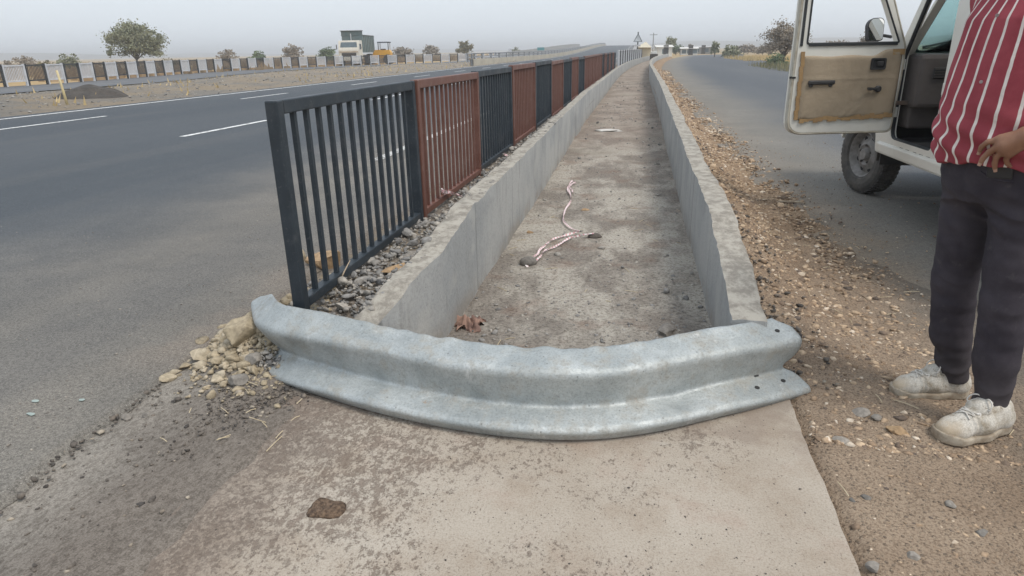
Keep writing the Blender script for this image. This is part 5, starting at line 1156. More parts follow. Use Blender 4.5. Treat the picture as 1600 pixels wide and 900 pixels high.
# chassis, axles, mud flap
mb = MB(); mb.box((-.42, -1.5, .44), (.10, 3.9, .12)); mb.box((.42, -1.5, .44), (.10, 3.9, .12)); mb.tube([(-.70, 0, .36), (.70, 0, .36)], .05, 8); mb.tube([(-.70, -WB, .36), (.70, -WB, .36)], .06, 8); mb.box((0, 0, .42), (.5, .5, .26)); mb.box((-.55, -.42, .42), (.20, .12, .18)); mb.tube([(-.6, -.1, .40), (-.35, -.75, .40)], .025, 6); mb.build('chassis', MAT['chassis'], CAR)
MB().box((-.72, -.50, .44), (.20, .015, .20), bev=.003).build('mud_flap', MAT['dark'], CAR)
for sx in (-1, 1):
    for yy in (0, -WB):
        for a0 in (0,):
            mb = MB(); n = 16; vs = []
            for a in np.linspace(math.radians(-8), math.radians(188), n):
                for x in (.47, .83): vs.append((sx * x, yy + .455 * math.cos(a), .43 + .455 * math.sin(a)))
            mb.add(vs, [(2 * i, 2 * i + 1, 2 * i + 3, 2 * i + 2) for i in range(n - 1)]); mb.build('wheel_arch', MAT['chassis'], CAR)
# wheels
def wheel(x, y, out):
    M = Matrix.Translation((x, y, WR)) @ Matrix.Rotation(math.radians(13) if y > -1 else 0, 4, 'Z') @ Matrix.Rotation(out * PI / 2, 4, 'Y')
    wv = empty('wheel'); wv.parent = CAR; wv.matrix_local = M
    tp_ = [(.215, .075), (.235, .100), (.285, .108), (.325, .102), (.350, .088), (.358, .06), (.36, .0), (.358, -.06), (.35, -.088), (.325, -.102), (.285, -.108), (.235, -.1), (.215, -.075)]
    tb_ = MB(); tb_.lathe(tp_, 56, closed=True)
    for k in range(52):
        a = 2 * PI * k / 52; R_ = Matrix.Rotation(a, 4, 'Z')
        for zz, off_ in ((-.066, 0), (.066, 0), (-.022, .5), (.022, .5)): tb_.box((.358, 0, zz), (.016, .027, .034), Matrix.Rotation(off_ * 2 * PI / 52, 4, 'Z') @ R_)
    tb_.build('tyre', MAT['rubber'], wv, False)
    rim = MB(); rim.lathe([(.222, .080), (.214, .086), (.205, .078), (.192, .045), (.175, .02), (.150, .028), (.118, .052), (.098, .056), (.075, .040), (.060, .040), (.052, .075), (.045, .082), (.0001, .084)], 40, cap=False); ro = rim.build('rim', MAT['steel'], wv, True); auto_smooth(ro, 35)
    nb_ = MB()
    for k in range(5):
        a = 2 * PI * k / 5; nb_.lathe([(.011, .035), (.011, .062), (.0001, .064)], 6, Matrix.Translation((.085 * math.cos(a), .085 * math.sin(a), 0)))
    nb_.build('wheel_nuts', MAT['chassis'], wv)
    hl = MB()
    for k in range(8):
        a = 2 * PI * (k + .5) / 8; hl.lathe([(.024, .0385), (.0001, .039)], 14, Matrix.Translation((.150 * math.cos(a), .150 * math.sin(a), -.008)))
    hl.build('rim_holes', MAT['black_in'], wv)
for yy in (0, -WB): wheel(-.725, yy, -1); wheel(.725, yy, 1)
# spare wheel at the back
# ---- the open door: local s runs from hinge to edge, z up; inner side faces -n
DOOR = empty('door'); DOOR.parent = CAR
tag(DOOR, 'open front door with a torn tan door card')
ha = math.radians(77); DM = Matrix.Translation((-.865, -.78, 0)) @ Matrix.Rotation(PI + PI / 2 - ha + PI * 0, 4, 'Z')
# door frame axes: s axis points from hinge to outer edge
sx_, sy_ = -math.sin(ha), -math.cos(ha); nx_, ny_ = sy_, -sx_           # n points to the outside skin (forward)
DMAT = Matrix(((sx_, nx_, 0, -.865), (sy_, ny_, 0, -.78), (0, 0, 1, 0), (0, 0, 0, 1))); DOOR.matrix_local = DMAT
def dplate(pts, holes, t, n0): return MB().plate(pts, holes, t, Matrix(((1, 0, 0, 0), (0, 0, 1, n0), (0, 1, 0, 0), (0, 0, 0, 1))))
outl = fillet([(.02, .66), (.0, 1.10), (.01, 1.33), (.285, 1.80), (.93, 1.82), (.935, 1.2), (.935, .66)], [.04, .0, .03, .06, .06, 0, .13], 7)
whole = fillet([(.125, 1.375), (.325, 1.745), (.845, 1.76), (.845, 1.375)], [.02, .06, .04, .02])
outl = fillet([(.02, .66), (.0, 1.10), (.005, 1.34), (.215, 1.80), (.93, 1.82), (.935, 1.2), (.935, .66)], [.04, .0, .04, .06, .06, 0, .13], 7)
whole = fillet([(.075, 1.372), (.27, 1.745), (.845, 1.76), (.845, 1.372)], [.015, .06, .04, .015])
dplate(outl, [whole], .022, .030).build('outer_skin', MAT['cp'], DOOR, bevel=.006)
inn = [((p[0] - .47) * .965 + .47, (p[1] - 1.2) * .972 + 1.2) for p in outl]
dplate(inn, [whole], .05, -.020).build('inner_frame', MAT['cp'], DOOR, bevel=.012, seg=3)
mb = MB(); mb.tube([(p[0] * 1.0, -.012, p[1]) for p in [((q[0] - .47) * .985 + .47, (q[1] - 1.2) * .988 + 1.2) for q in outl] + [((outl[0][0] - .47) * .985 + .47, (outl[0][1] - 1.2) * .988 + 1.2)]], .010, 6, False); mb.build('weather_strip', simple('strip_cream', (.50, .47, .39), (.36, .32, .25), 14, .8), DOOR, True)
mb = MB(); mb.box((.893, -.0235, 1.57), (.020, .008, .43)); mb.build('window_channel', MAT['seal'], DOOR)
mb = MB(); wl = [(p[0], -.021, p[1]) for p in whole]; mb.tube(wl + [wl[0]], .008, 6, False); mb.build('window_seal', MAT['seal'], DOOR, True)
MB().box((.46, -.024, 1.362), (.74, .012, .020)).build('window_sill_seal', MAT['seal'], DOOR)
# quarter divider near the mirror
# door card with soft wrinkles
def card(name, s0, s1, zlo, zhi, n0, amp, mat, seed, ni=56, nj=44):
    us = np.linspace(0, 1, ni); vs = np.linspace(0, 1, nj)
    def fn(U, Vv):
        a = zlo(U); b = zhi(U); s = s0 + (s1 - s0) * U; z = a + (b - a) * Vv; rim_ = np.minimum(np.minimum(U, 1 - U), np.minimum(Vv, 1 - Vv)); body_ = sstep(rim_, 0, .035)
        wrk = .0045 * nz2(s * 6 + seed, z * 6, 1.3, 0) + .006 * np.exp(-(((s - .46) * .75 + (z - .83) * .66) / .016) ** 2) * sstep(.93 - z, 0, .1) + .005 * np.exp(-(((s - .40) * .75 + (z - .82) * .66) / .02) ** 2) * sstep(.95 - z, 0, .1) + .005 * np.exp(-((s - .50 - .1 * (z - 1.1)) / .014) ** 2) * sstep(z, 1.05, 1.2) + .003 * np.exp(-((z - 1.10) / .01) ** 2)
        return s, n0 - .012 * body_ - amp * wrk * body_, z
    me = grid_mesh(name, us, vs, fn); o = link(name, me, mat, DOOR); sd_ = o.modifiers.new('thick', 'SOLIDIFY'); sd_.thickness = .006; sd_.offset = 0; return o
card('door_card', .035, .865, lambda u: .775 + .028 * (1 - u) * 1.0 + .006 * np.sin(u * 21), lambda u: 1.315 - .04 * sstep(u, .16, .3) + .004 * np.sin(u * 15), -.024, 1.0, MAT['tan'], 1)
eg = MB()
for k in range(14):
    z = .80 + .038 * k; eg.box((.872 + .004 * math.sin(k * 2.1), -.030, z), (.030, .010, .0375))
MB().box((.075, -.037, 1.30), (.10, .006, .045)).build('card_patch', MAT['tanedge'], DOOR); eg.build('card_edge', MAT['tanedge'], DOOR); eg = MB()
for k in range(20):
    s = .06 + .04 * k; eg.box((s, -.0315, .779 + .007 * math.sin(k * 1.9) + .02 * (1 - k / 20)), (.0395, .008, .030 + .012 * math.sin(k * 1.1) ** 2))
eg.build('card_hem', MAT['tanedge'], DOOR)
# grab handle, latch cup, winder, check strap
MB().box((.70, -.052, 1.075), (.225, .020, .034), bev=.010).build('grab_handle', MAT['dark'], DOOR); gh = MB(); gh.box((.62, -.040, 1.06), (.03, .03, .04), bev=.006); gh.box((.785, -.040, 1.06), (.03, .03, .04), bev=.006); gh.build('handle_mount', MAT['dark'], DOOR)
lt = MB().plate(fillet([(.175, 1.165), (.30, 1.165), (.30, 1.255), (.175, 1.255)], .016), [fillet([(.188, 1.178), (.287, 1.178), (.287, 1.242), (.188, 1.242)], .012)], .014, Matrix(((1, 0, 0, 0), (0, 0, 1, -.052), (0, 1, 0, 0), (0, 0, 0, 1)))).build('latch_cup', MAT['dark'], DOOR); MB().box((.237, -.0415, 1.21), (.10, .004, .066)).build('latch_recess', MAT['black_in'], DOOR); MB().box((.225, -.050, 1.212), (.055, .008, .036), bev=.004).build('latch_lever', MAT['dark'], DOOR)
wn = MB(); wn.lathe([(.026, 0), (.026, .018), (.018, .026), (.0001, .026)], 20, Matrix.Translation((.21, -.038, 1.015)) @ Matrix.Rotation(PI / 2, 4, 'X')); wn.box((.25, -.060, 1.017), (.10, .010, .020), bev=.005); wn.tube([(.298, -.060, 1.018), (.298, -.092, 1.018)], .013, 10); wn.build('window_winder', MAT['dark'], DOOR)
MB().box((-.045, -.055, .90), (.17, .010, .034), bev=.004).build('check_strap', simple('strap_rust', (.075, .06, .055), (.14, .10, .075), 20, .8), DOOR)
for z in (.82, 1.2): MB().tube([(-.018, .015, z - .04), (-.018, .015, z + .04)], .014, 10).build('hinge', MAT['cp'], DOOR)
MB().box((.925, -.002, 1.115), (.03, .05, .014)).build('door_latch', MAT['black_in'], DOOR); MB().box((.82, .06, 1.14), (.16, .025, .03), bev=.008).build('outer_handle', MAT['dark'], DOOR)
# mirror on the outside of the door, its glass turned back to us
MIR = empty('wing_mirror'); MIR.parent = CAR; MIR.matrix_local = DMAT @ Matrix.Translation((.19, .14, 1.475)) @ Matrix.Rotation(math.radians(3), 4, 'Z') @ Matrix.Rotation(math.radians(-9), 4, 'X') @ Matrix.Scale(.78, 4)
mo = fillet([(-.085, -.115), (.075, -.115), (.085, .06), (.045, .115), (-.06, .118), (-.09, .09)], .035)
XZ = lambda n0: Matrix(((1, 0, 0, 0), (0, 0, 1, n0), (0, 1, 0, 0), (0, 0, 0, 1)))
MB().plate(mo, [], .06, XZ(.004)).build('housing', MAT['dark'], MIR, bevel=.018, seg=3); MB().plate([(p[0] * .92, p[1] * .93) for p in mo], [], .004, XZ(-.0005)).build('glass', MAT['mirror'], MIR); MB().tube([(-.10, .02, -.06), (-.13, -.07, -.09)], .016, 8).build('arm', MAT['dark'], MIR)
# ------------------------------------------------------------------ trees and shrubs
def leafmat(name, stops):
    t = NT(name); r = t.n('ShaderNodeValToRGB'); t.l(t.attr(), r.inputs[0]); cr = r.color_ramp
    while len(cr.elements) < len(stops): cr.elements.new(.5)
    for e, (p, c) in zip(cr.elements, stops): e.position = p; e.color = (*c, 1)
    return t.fin(r.outputs[0], .8, 0, .2)
MAT['leaf_olive'] = leafmat('leaf_olive', [(0, (.16, .175, .11)), (.5, (.23, .24, .15)), (1, (.32, .31, .21))])
MAT['leaf_green'] = leafmat('leaf_green', [(0, (.085, .12, .065)), (.5, (.13, .175, .09)), (1, (.19, .225, .12))])
MAT['leaf_dry'] = leafmat('leaf_dry', [(0, (.20, .172, .14)), (.5, (.27, .23, .18)), (1, (.36, .30, .23))])
MAT['leaf_yellow'] = leafmat('leaf_yellow', [(0, (.14, .13, .065)), (1, (.26, .22, .12))])
MAT['bark'] = simple('bark', (.10, .085, .07), (.15, .13, .11), 6, .95, 0, .4, 20, .02)
def tree(name, base, h, wdt, leaf, dens, label, cat, group=None, trunk=.35, seed=0, dens_leaf=1.0, lsize=.16, flat=.75, nl=7, lean=0.0):
    """tapered trunk, forking limbs and a crown of small leaf tufts gathered on the twigs"""
    r = np.random.default_rng(seed); root = empty(name, (*base, -.1)); tag(root, label, cat, group)
    tb = MB(); tips = []; tr = max(.03, h * .022)
    fork = Vector((lean * h * .2, 0, h * trunk * .7)); tb.tube([(0, 0, -.1), (lean * h * .08, .02 * h, h * trunk * .35), fork], [tr * 1.35, tr, tr * .85], 8)
    for i in range(nl):
        a = 2 * PI * (i + r.uniform(-.3, .3)) / nl; el = r.uniform(.15, 1.25); R1 = wdt * .5 * math.cos(el) * r.uniform(.55, 1.0); z1 = h * (trunk + (1 - trunk) * (.15 + .80 * math.sin(el)) * r.uniform(.75, 1.0))
        end = Vector((R1 * math.cos(a) + fork.x, R1 * math.sin(a), min(z1, h * .98))); mid = fork.lerp(end, .5) + Vector((r.normal(0, .04) * wdt, r.normal(0, .04) * wdt, .06 * h))
        tb.tube([fork, mid, end], [tr * .6, tr * .38, tr * .12], 6); tips += [mid.lerp(end, .5), end]
        for k in range(4):
            s = fork.lerp(mid, r.uniform(.5, 1)) if k < 2 else mid.lerp(end, r.uniform(.1, .8)); e2 = s + Vector((r.normal(0, .13) * wdt, r.normal(0, .13) * wdt, r.uniform(-.04, .16) * h)); e2.z = min(max(e2.z, h * trunk * .75), h)
            tb.tube([s, s.lerp(e2, .5) + Vector((0, 0, .02 * h)), e2], [tr * .28, tr * .18, tr * .06], 5); tips += [e2, s.lerp(e2, .6)]
    tb.build('trunk', MAT['bark'], root, True)
    tips = np.array([t[:] for t in tips]); m2 = int(nl * 9); u = r.normal(size=(m2, 3)); u /= np.linalg.norm(u, axis=1)[:, None]; u[:, 2] = np.abs(u[:, 2]) * 1.25 - .28; rr2 = r.uniform(.55, 1.0, m2)[:, None]
    tips = np.concatenate([tips, u * rr2 * [wdt * .46, wdt * .46, h * (1 - trunk) * .78] + [fork.x, 0, h * (trunk + (1 - trunk) * .22)]]); n = int(dens * dens_leaf); ti = r.integers(0, len(tips), n); spread = np.array([wdt * .06, wdt * .06, h * .045])
    C = tips[ti] + r.normal(0, 1, (n, 3)) * spread * r.uniform(.3, 1.3, (len(tips), 1))[ti]; C[:, 2] = np.minimum(C[:, 2], h * (1 + .03 * r.normal(size=n))); C[:, 2] = np.maximum(C[:, 2], .1)
    a = _unit_rows(r.normal(size=(n, 3))); b = _unit_rows(np.cross(a, r.normal(size=(n, 3)))); sz = lsize * r.uniform(.5, 1.3, n)[:, None]
    V = np.stack([C - a * sz, C + b * sz * .55, C + a * sz, C - b * sz * .55], 1).reshape(-1, 3); Fc = np.arange(4 * n).reshape(-1, 4)
    tuft = r.uniform(0, 1, len(tips))[ti] * .6 + r.uniform(0, .4, n)
    link('crown', mesh_np('crown', V, Fc, np.repeat(tuft, 4)), leaf, root); return root
def _unit_rows(v): return v / np.linalg.norm(v, axis=1)[:, None]
def tree_px(name, px, top, wpx, dist, leaf, n, label, cat, group=None, hz_=None, **k):
    """px column, top row and width in the survey photo, with an assumed distance"""
    x, y = bearing(px, dist); zc = float(np.array([0, 0, 1]) @ (_R.T @ np.array([x, y, 0]))); hor = 79 - (px - 800) * .0175
    h = H_CAM + (hor - top) / F_PX * zc * 1.06; return tree(name, (x, y), h, wpx / F_PX * zc, leaf, n, label, cat, group, lsize=zc * k.pop('lpx', 1.7) / F_PX, **k)
L = MAT
tree_px('acacia_tree', 211, 38, 94, 95, L['leaf_olive'], 15000, 'large spreading acacia tree behind the far fence, tallest on the left', 'tree', trunk=.30, seed=3, nl=11)
G1 = 'scattered trees beyond the far fence'
tree_px('shrub', 104, 82, 42, 92, L['leaf_olive'], 1400, 'rounded olive shrub just left of the large acacia', 'shrub', G1, trunk=.12, seed=5)
tree_px('bare_tree', 34, 86, 44, 120, L['leaf_dry'], 700, 'faint bare tree behind the leftmost fence panels', 'tree', G1, trunk=.2, seed=6)
tree_px('shrub', 8, 92, 24, 110, L['leaf_dry'], 500, 'brownish shrub at the left edge of the photo', 'shrub', G1, trunk=.1, seed=7)
tree_px('shrub', 68, 92, 34, 110, L['leaf_yellow'], 500, 'low yellowish shrub between the faint bare tree and the olive shrub', 'shrub', G1, trunk=.1, seed=8)
tree_px('shrub', 258, 89, 30, 100, L['leaf_yellow'], 500, 'low pale shrub at the right foot of the large acacia', 'shrub', G1, trunk=.1, seed=9)
tree_px('bare_tree', 355, 75, 36, 110, L['leaf_dry'], 620, 'small thin bare tree halfway between the acacia and the truck', 'tree', G1, trunk=.25, seed=10)
tree_px('shrub', 402, 79, 34, 115, L['leaf_green'], 900, 'green shrub right of the small thin bare tree', 'shrub', G1, trunk=.12, seed=11)
tree_px('bare_tree', 456, 69, 38, 115, L['leaf_dry'], 1200, 'grey rounded thorn tree left of the truck with a green shrub between', 'tree', G1, trunk=.2, seed=12)
tree_px('shrub', 510, 72, 34, 112, L['leaf_green'], 1300, 'bright green shrub directly left of the truck', 'shrub', G1, trunk=.12, seed=13)
tree_px('bare_tree', 628, 71, 40, 150, L['leaf_dry'], 1300, 'brownish bare tree just right of the yellow roller', 'tree', G1, trunk=.15, seed=14)
tree_px('bare_tree', 672, 70, 30, 160, L['leaf_dry'], 1100, 'rounded brownish tree between the roller and the pale tree', 'tree', G1, trunk=.2, seed=15)
tree_px('pale_tree', 727, 65, 28, 150, L['leaf_yellow'], 1200, 'pale olive tree above the end of the far fence', 'tree', G1, trunk=.3, seed=16)
tree_px('shrub', 806, 74, 20, 230, L['leaf_olive'], 500, 'hazy shrub beyond the white culvert railing', 'shrub', G1, trunk=.1, seed=17)
G2 = 'trees and bushes along the service road'
tree_px('palm_like_tree', 1048, 58, 18, 150, L['leaf_olive'], 700, 'slim tall tree with a tufted top at the far end of the service road', 'tree', G2, trunk=.55, seed=21, nl=6)
tree_px('bush', 1056, 68, 40, 152, L['leaf_green'], 1200, 'green bushes round the foot of the slim tall tree', 'bush', G2, trunk=.1, seed=22)
tree_px('bush', 1031, 72, 22, 155, L['leaf_dry'], 600, 'brownish bush left of the slim tall tree', 'bush', G2, trunk=.1, seed=23)
tree_px('small_tree', 1078, 68, 10, 170, L['leaf_dry'], 260, 'tiny distant tree above the white shed', 'tree', G2, trunk=.45, seed=24)
tree_px('small_tree', 1117, 63, 15, 105, L['leaf_olive'], 900, 'compact upright olive tree at the far side of the service road', 'tree', G2, trunk=.25, seed=25)
tree_px('bush', 1142, 69, 34, 95, L['leaf_olive'], 1500, 'olive bush right of the compact upright tree', 'bush', G2, trunk=.1, seed=26)
tree_px('bush', 1168, 68, 36, 150, L['leaf_dry'], 1200, 'hazy brown bush behind the dry grass patch', 'bush', G2, trunk=.1, seed=27)
tree_px('bush', 1192, 70, 26, 130, L['leaf_dry'], 900, 'hazy grey bush left of the thorn tree', 'bush', G2, trunk=.1, seed=28)
tree_px('thorn_tree', 1226, 31, 84, 62, L['leaf_dry'], 7500, 'big grey brown thorn tree beside the car door', 'tree', G2, trunk=.22, seed=29, nl=13, lpx=1.5)
tree_px('bush', 1214, 79, 40, 56, L['leaf_green'], 1500, 'low green bush under the big thorn tree', 'bush', G2, trunk=.08, seed=30)
tree_px('bush', 1262, 78, 40, 58, L['leaf_olive'], 1200, 'low olive bush seen under the open car door window', 'bush', G2, trunk=.08, seed=33)
tree_px('bare_tree', 1352, 49, 30, 85, L['leaf_dry'], 1300, 'brownish tree seen through the car door window beside the mirror', 'tree', G2, trunk=.25, seed=31)
tree_px('bush', 1310, 62, 60, 140, L['leaf_dry'], 1000, 'faint low scrub seen through the car door window', 'bush', G2, trunk=.05, seed=34)
# dry grass
def tufts(name, n, xr, yr, h, mat, label):
    x = RNG.uniform(*xr, n); y = RNG.uniform(*yr, n); hh = RNG.uniform(.4, 1.2, n) * h; a = RNG.uniform(0, PI, n); dx, dy = np.cos(a) * .035 * hh / .5 + .01, np.sin(a) * .035; lx, ly = RNG.normal(0, .2, (2, n)) * hh
    V = np.stack([np.stack([x - dx, y - dy, 0 * x - .1], 1), np.stack([x + dx, y + dy, 0 * x - .1], 1), np.stack([x + lx, y + ly, hh], 1)], 1).reshape(-1, 3)
    return tag(link(name, mesh_np(name, V, np.arange(3 * n).reshape(-1, 3), np.repeat(RNG.uniform(0, 1, n), 3)), mat), label, 'grass', kind='stuff')
MAT['straw_grass'] = leafmat('straw_grass', [(0, (.36, .27, .13)), (1, (.58, .45, .24))])
x, y = bearing(1178, 78); tufts('dry_grass', 3200, (x - 1.5, x + 5), (y - 6, y + 14), .42, MAT['straw_grass'], 'pale yellow dry grass patch beyond the service road')
x, y = bearing(1225, 46); tufts('verge_grass', 2600, (x - .6, x + 6), (y - 6, y + 10), .35, leafmat('verge_grass', [(0, (.13, .14, .07)), (1, (.30, .26, .15))]), 'low greenish grass along the outer edge of the service road')
Qm = (A_ + (B_ - A_) * RNG.uniform(.05, .95, (len(A_), 1)))[:350]; n = len(Qm); hh = RNG.uniform(.05, .22, n); V = np.stack([np.column_stack([Qm - [.05, 0], np.zeros(n)]), np.column_stack([Qm + [.05, .02], np.zeros(n)]), np.column_stack([Qm + RNG.normal(0, .08, (n, 2)), hh + .12])], 1).reshape(-1, 3)
tag(link('median_grass', mesh_np('median_grass', V, np.arange(3 * n).reshape(-1, 3), np.repeat(RNG.uniform(0, 1, n), 3)), MAT['straw_grass']), 'thin dry grass on the stony median', 'grass', kind='stuff')
# dry crop field and scrub strips beyond the far fence
bx = np.concatenate([RNG.uniform(-120, -34, 9000)]); by = RNG.uniform(40, 170, 9000); keep = (nz2(bx, by, .06, 0) > -.1); bx, by = bx[keep], by[keep]; n = len(bx)
V = np.stack([np.stack([bx - .22, by, 0 * bx - .1], 1), np.stack([bx + .22, by + .1, 0 * bx - .1], 1), np.stack([bx + RNG.normal(0, .2, n), by, RNG.uniform(.3, .75, n)], 1)], 1).reshape(-1, 3)
tag(link('dry_field_grass', mesh_np('dry_field_grass', V, np.arange(3 * n).reshape(-1, 3), np.repeat(RNG.uniform(0, 1, n), 3)), leafmat('field_grass', [(0, (.30, .215, .13)), (1, (.42, .32, .21))])), 'orange brown dry field grass beyond the far fence', 'grass', kind='stuff')
# hills
def hill(cx, cy, rx, ry, hgt, seed):
    us = np.linspace(-1, 1, 41); fn = lambda U, V: (cx + U * rx, cy + V * ry, hgt * np.clip(1 - U ** 2, 0, 1) ** 1.3 * np.clip(1 - V ** 2, 0, 1) * (1 + .3 * nz2(U * 3, V * 2 + seed, 1.2, 0)) - .6)
    return structure(link('hill', grid_mesh('hill', us, us, fn), MAT['hill']))
MAT['hill'] = simple('hill_scrub', (.16, .145, .11), (.20, .17, .125), .02, .95, 0, 0)
for px, d, wd, hh, sd in ((893, 900, 50, 5.5, 1), (1135, 1400, 260, 11, 2), (1340, 1300, 330, 11, 3), (40, 1400, 340, 10, 4), (300, 1700, 300, 8, 5), (640, 1700, 340, 8, 6), (1560, 1200, 260, 12, 7)):
    x, y = bearing(px, d); hill(x, y, wd, 120, hh, sd)
# ------------------------------------------------------------------ tipper truck behind the far fence
TX, TY = bearing(557, 88); TRK = empty('dump_truck', (TX, TY, -.02), math.atan2(TY, TX) - PI / 2 + math.radians(166) + math.radians(0))
tag(TRK, 'cream dump truck with tall grey green tipper body behind the far fence', 'truck')
cream = simple('truck_cream', (.68, .65, .57), (.60, .56, .48), 3, .5, 0, .1); teal = simple('truck_body_green', (.11, .165, .17), (.15, .18, .17), 2, .7, 0, .2, 12, .03); tglass = simple('truck_glass', (.12, .16, .18), bump=0, rough=.15); blk = MAT['chassis']
# local +y is the driving direction
cab = MB().plate(fillet([(0, .75), (1.75, .75), (1.75, 2.78), (.35, 2.78), (.0, 1.75)], .06), [], 2.4, Matrix(((0, 0, 1, -1.2), (-1, 0, 0, 3.6), (0, 1, 0, 0), (0, 0, 0, 1)))).build('cab', cream, TRK, bevel=.05)
MB().plate(fillet([(-1.02, 0), (1.02, 0), (.92, .80), (-.92, .80)], .06), [], .03, Matrix.Translation((0, 3.57, 1.83)) @ Matrix.Rotation(math.radians(90 + 18), 4, 'X')).build('windscreen', tglass, TRK)
MB().box((0, 3.62, 1.25), (1.7, .04, .34)).build('grille', blk, TRK); MB().box((0, 3.66, .72), (2.4, .16, .32), bev=.04).build('bumper', cream, TRK); MB().box((0, 3.63, 1.53), (2.2, .03, .08)).build('stripe', simple('truck_stripe', (.45, .30, .16), bump=0), TRK)
for sx in (-1, 1):
    MB().box((sx * .9, 3.63, 1.02), (.32, .05, .2), bev=.02).build('headlight', MAT['mirror'], TRK); MB().box((sx * 1.42, 3.45, 2.1), (.10, .10, .5), bev=.02).build('mirror', blk, TRK); MB().box((sx * 1.2, 2.85, 2.1), (.015, .8, .62)).build('side_window', tglass, TRK)
bd = MB(); bd.box((0, -1.4, 2.42), (2.5, 5.8, 1.95), bev=.03)
bd.box((0, 1.56, 3.62), (2.5, .12, .46)); bd.build('tipper_body', teal, TRK)
MB().box((0, 1.62, 3.86), (2.62, .5, .07)).build('canopy', MAT['chassis'], TRK)
for sx in (-1, 1):
    for k in range(7): MB().box((sx * 1.275, -4.1 + .86 * k, 2.42), (.06, .10, 1.9)).build('rib', simple('rib_green', (.12, .14, .13), bump=0) if k == 0 and sx == -1 else bpy.data.materials['rib_green'], TRK)
    MB().box((sx * 1.275, -1.4, 3.38), (.07, 5.8, .08)).build('rail', bpy.data.materials['rib_green'], TRK)
MB().tube([(.1, 1.72, 2.7), (.1, 1.72, 3.55)], .05, 8).build('exhaust', MAT['white'], TRK)
mb = MB(); mb.box((0, -.4, 1.02), (.9, 7.4, .25)); mb.build('chassis', blk, TRK)
for yy in (2.6, -1.7, -3.0):
    for sx in (-1, 1):
        M = Matrix.Translation((sx * 1.02, yy, .52)) @ Matrix.Rotation(PI / 2, 4, 'Y'); mb = MB(); mb.lathe([(.0001, -.13), (.30, -.14), (.50, -.15), (.52, -.1), (.52, .1), (.50, .15), (.30, .14), (.0001, .13)], 24, M); mb.build('wheel', MAT['rubber'], TRK)
# ------------------------------------------------------------------ yellow roller beside the truck
YX, YY = bearing(598, 92); YR = empty('road_roller', (YX, YY, -.02), math.atan2(YY, YX) - PI / 2 + math.radians(80)); tag(YR, 'yellow road roller with dark canopy right of the dump truck', 'road roller')
yel = simple('roller_yellow', (.68, .36, .03), (.58, .30, .03), 3, .5, 0, .1)
MB().plate(fillet([(-1.1, .75), (1.15, .75), (1.15, 1.35), (.85, 1.72), (-.9, 1.72), (-1.1, 1.4)], .1), [], 1.5, Matrix(((0, 0, 1, -.75), (1, 0, 0, 0), (0, 1, 0, 0), (0, 0, 0, 1)))).build('body', yel, YR, bevel=.05)
MB().box((0, 1.55, 1.0), (1.7, 1.2, .22), bev=.04).build('drum_frame', yel, YR); MB().lathe([(.0001, -.8), (.62, -.8), (.65, -.77), (.65, .77), (.62, .8), (.0001, .8)], 36, Matrix.Translation((0, 1.6, .65)) @ Matrix.Rotation(PI / 2, 4, 'Y')).build('drum', MAT['steel'], YR)
MB().box((0, -.25, 2.62), (1.6, 1.5, .12), bev=.04).build('canopy', simple('canopy_navy', (.03, .045, .07), bump=0), YR)
for sx in (-.7, .7):
    for yy in (-.85, .4): MB().tube([(sx, yy, 1.6), (sx, yy, 2.6)], .05, 6).build('canopy_post', MAT['white'] if sx > 0 else blk, YR)
    MB().lathe([(.0001, -.2), (.55, -.22), (.6, -.16), (.6, .16), (.55, .22), (.0001, .2)], 24, Matrix.Translation((sx, -.75, .58)) @ Matrix.Rotation(PI / 2, 4, 'Y')).build('wheel', MAT['rubber'], YR)
MB().box((0, -.1, 1.75), (.55, .55, .2), bev=.05).build('seat', blk, YR)
# ------------------------------------------------------------------ white culvert railing and flyover walls
def railing(name, P, hgt, mat, label, posts, group=None, z=0.0, rr_=.05, rails=(.5, .95), cat='railing'):
    root = empty(name, (P[0][0], P[0][1], 0)); tag(root, label, cat, group); P, L_ = resample(np.array(P, float), posts); o = P[0]
    for p in P: MB().box((p[0] - o[0], p[1] - o[1], z + hgt / 2 + float(rise(p[1]))), (rr_ * 2.6, rr_ * 2.6, hgt)).build('post', mat, root)
    for f in rails: MB().tube([(p[0] - o[0], p[1] - o[1], z + hgt * f + float(rise(p[1]))) for p in P], rr_, 6).build('rail', mat, root)
    return root
a = ground_at(731, 97.2); b = ground_at(764, 95.5); c_ = ground_at(792, 92.2)
railing('culvert_railing', [a, b, c_], 1.15, MAT['white'], 'white post and rail culvert railing where the far fence ends', 12, rr_=.08)
def parapet(name, x, y0, y1, hgt, label, mat):
    ys_ = np.linspace(y0, y1, 40); mb = MB()
    for a, b in zip(ys_[:-1], ys_[1:]):
        za, zb = float(rise(a)), float(rise(b)); mb.add([(x - .15, a, za - .4), (x + .15, a, za - .4), (x + .15, a, za + hgt), (x - .15, a, za + hgt), (x - .15, b, zb - .4), (x + .15, b, zb - .4), (x + .15, b, zb + hgt), (x - .15, b, zb + hgt)], [(0, 1, 5, 4), (1, 2, 6, 5), (2, 3, 7, 6), (3, 0, 4, 7)])
    return tag(mb.build(name, mat), label, 'wall')
tanw = simple('parapet_concrete', (.44, .40, .32), (.36, .33, .27), .6, .9, 0, .2)
parapet('parapet_wall', -15.75, 66, 335, .62, 'long tan parapet wall along the far side of the rising highway', tanw)
railing('parapet_railing', [(-15.75, 66), (-15.75, 200), (-15.75, 330)], 1.15, simple('railing_grey', (.20, .21, .22), bump=0), 'dark railing running on top of the long tan parapet', 60, rr_=.05, rails=(.75, 1.0))
parapet('parapet_wall', -27.5, 135, 330, .95, 'second hazy parapet wall behind the tan one on the rising highway', simple('parapet_grey', (.27, .27, .26), (.33, .32, .3), .6))
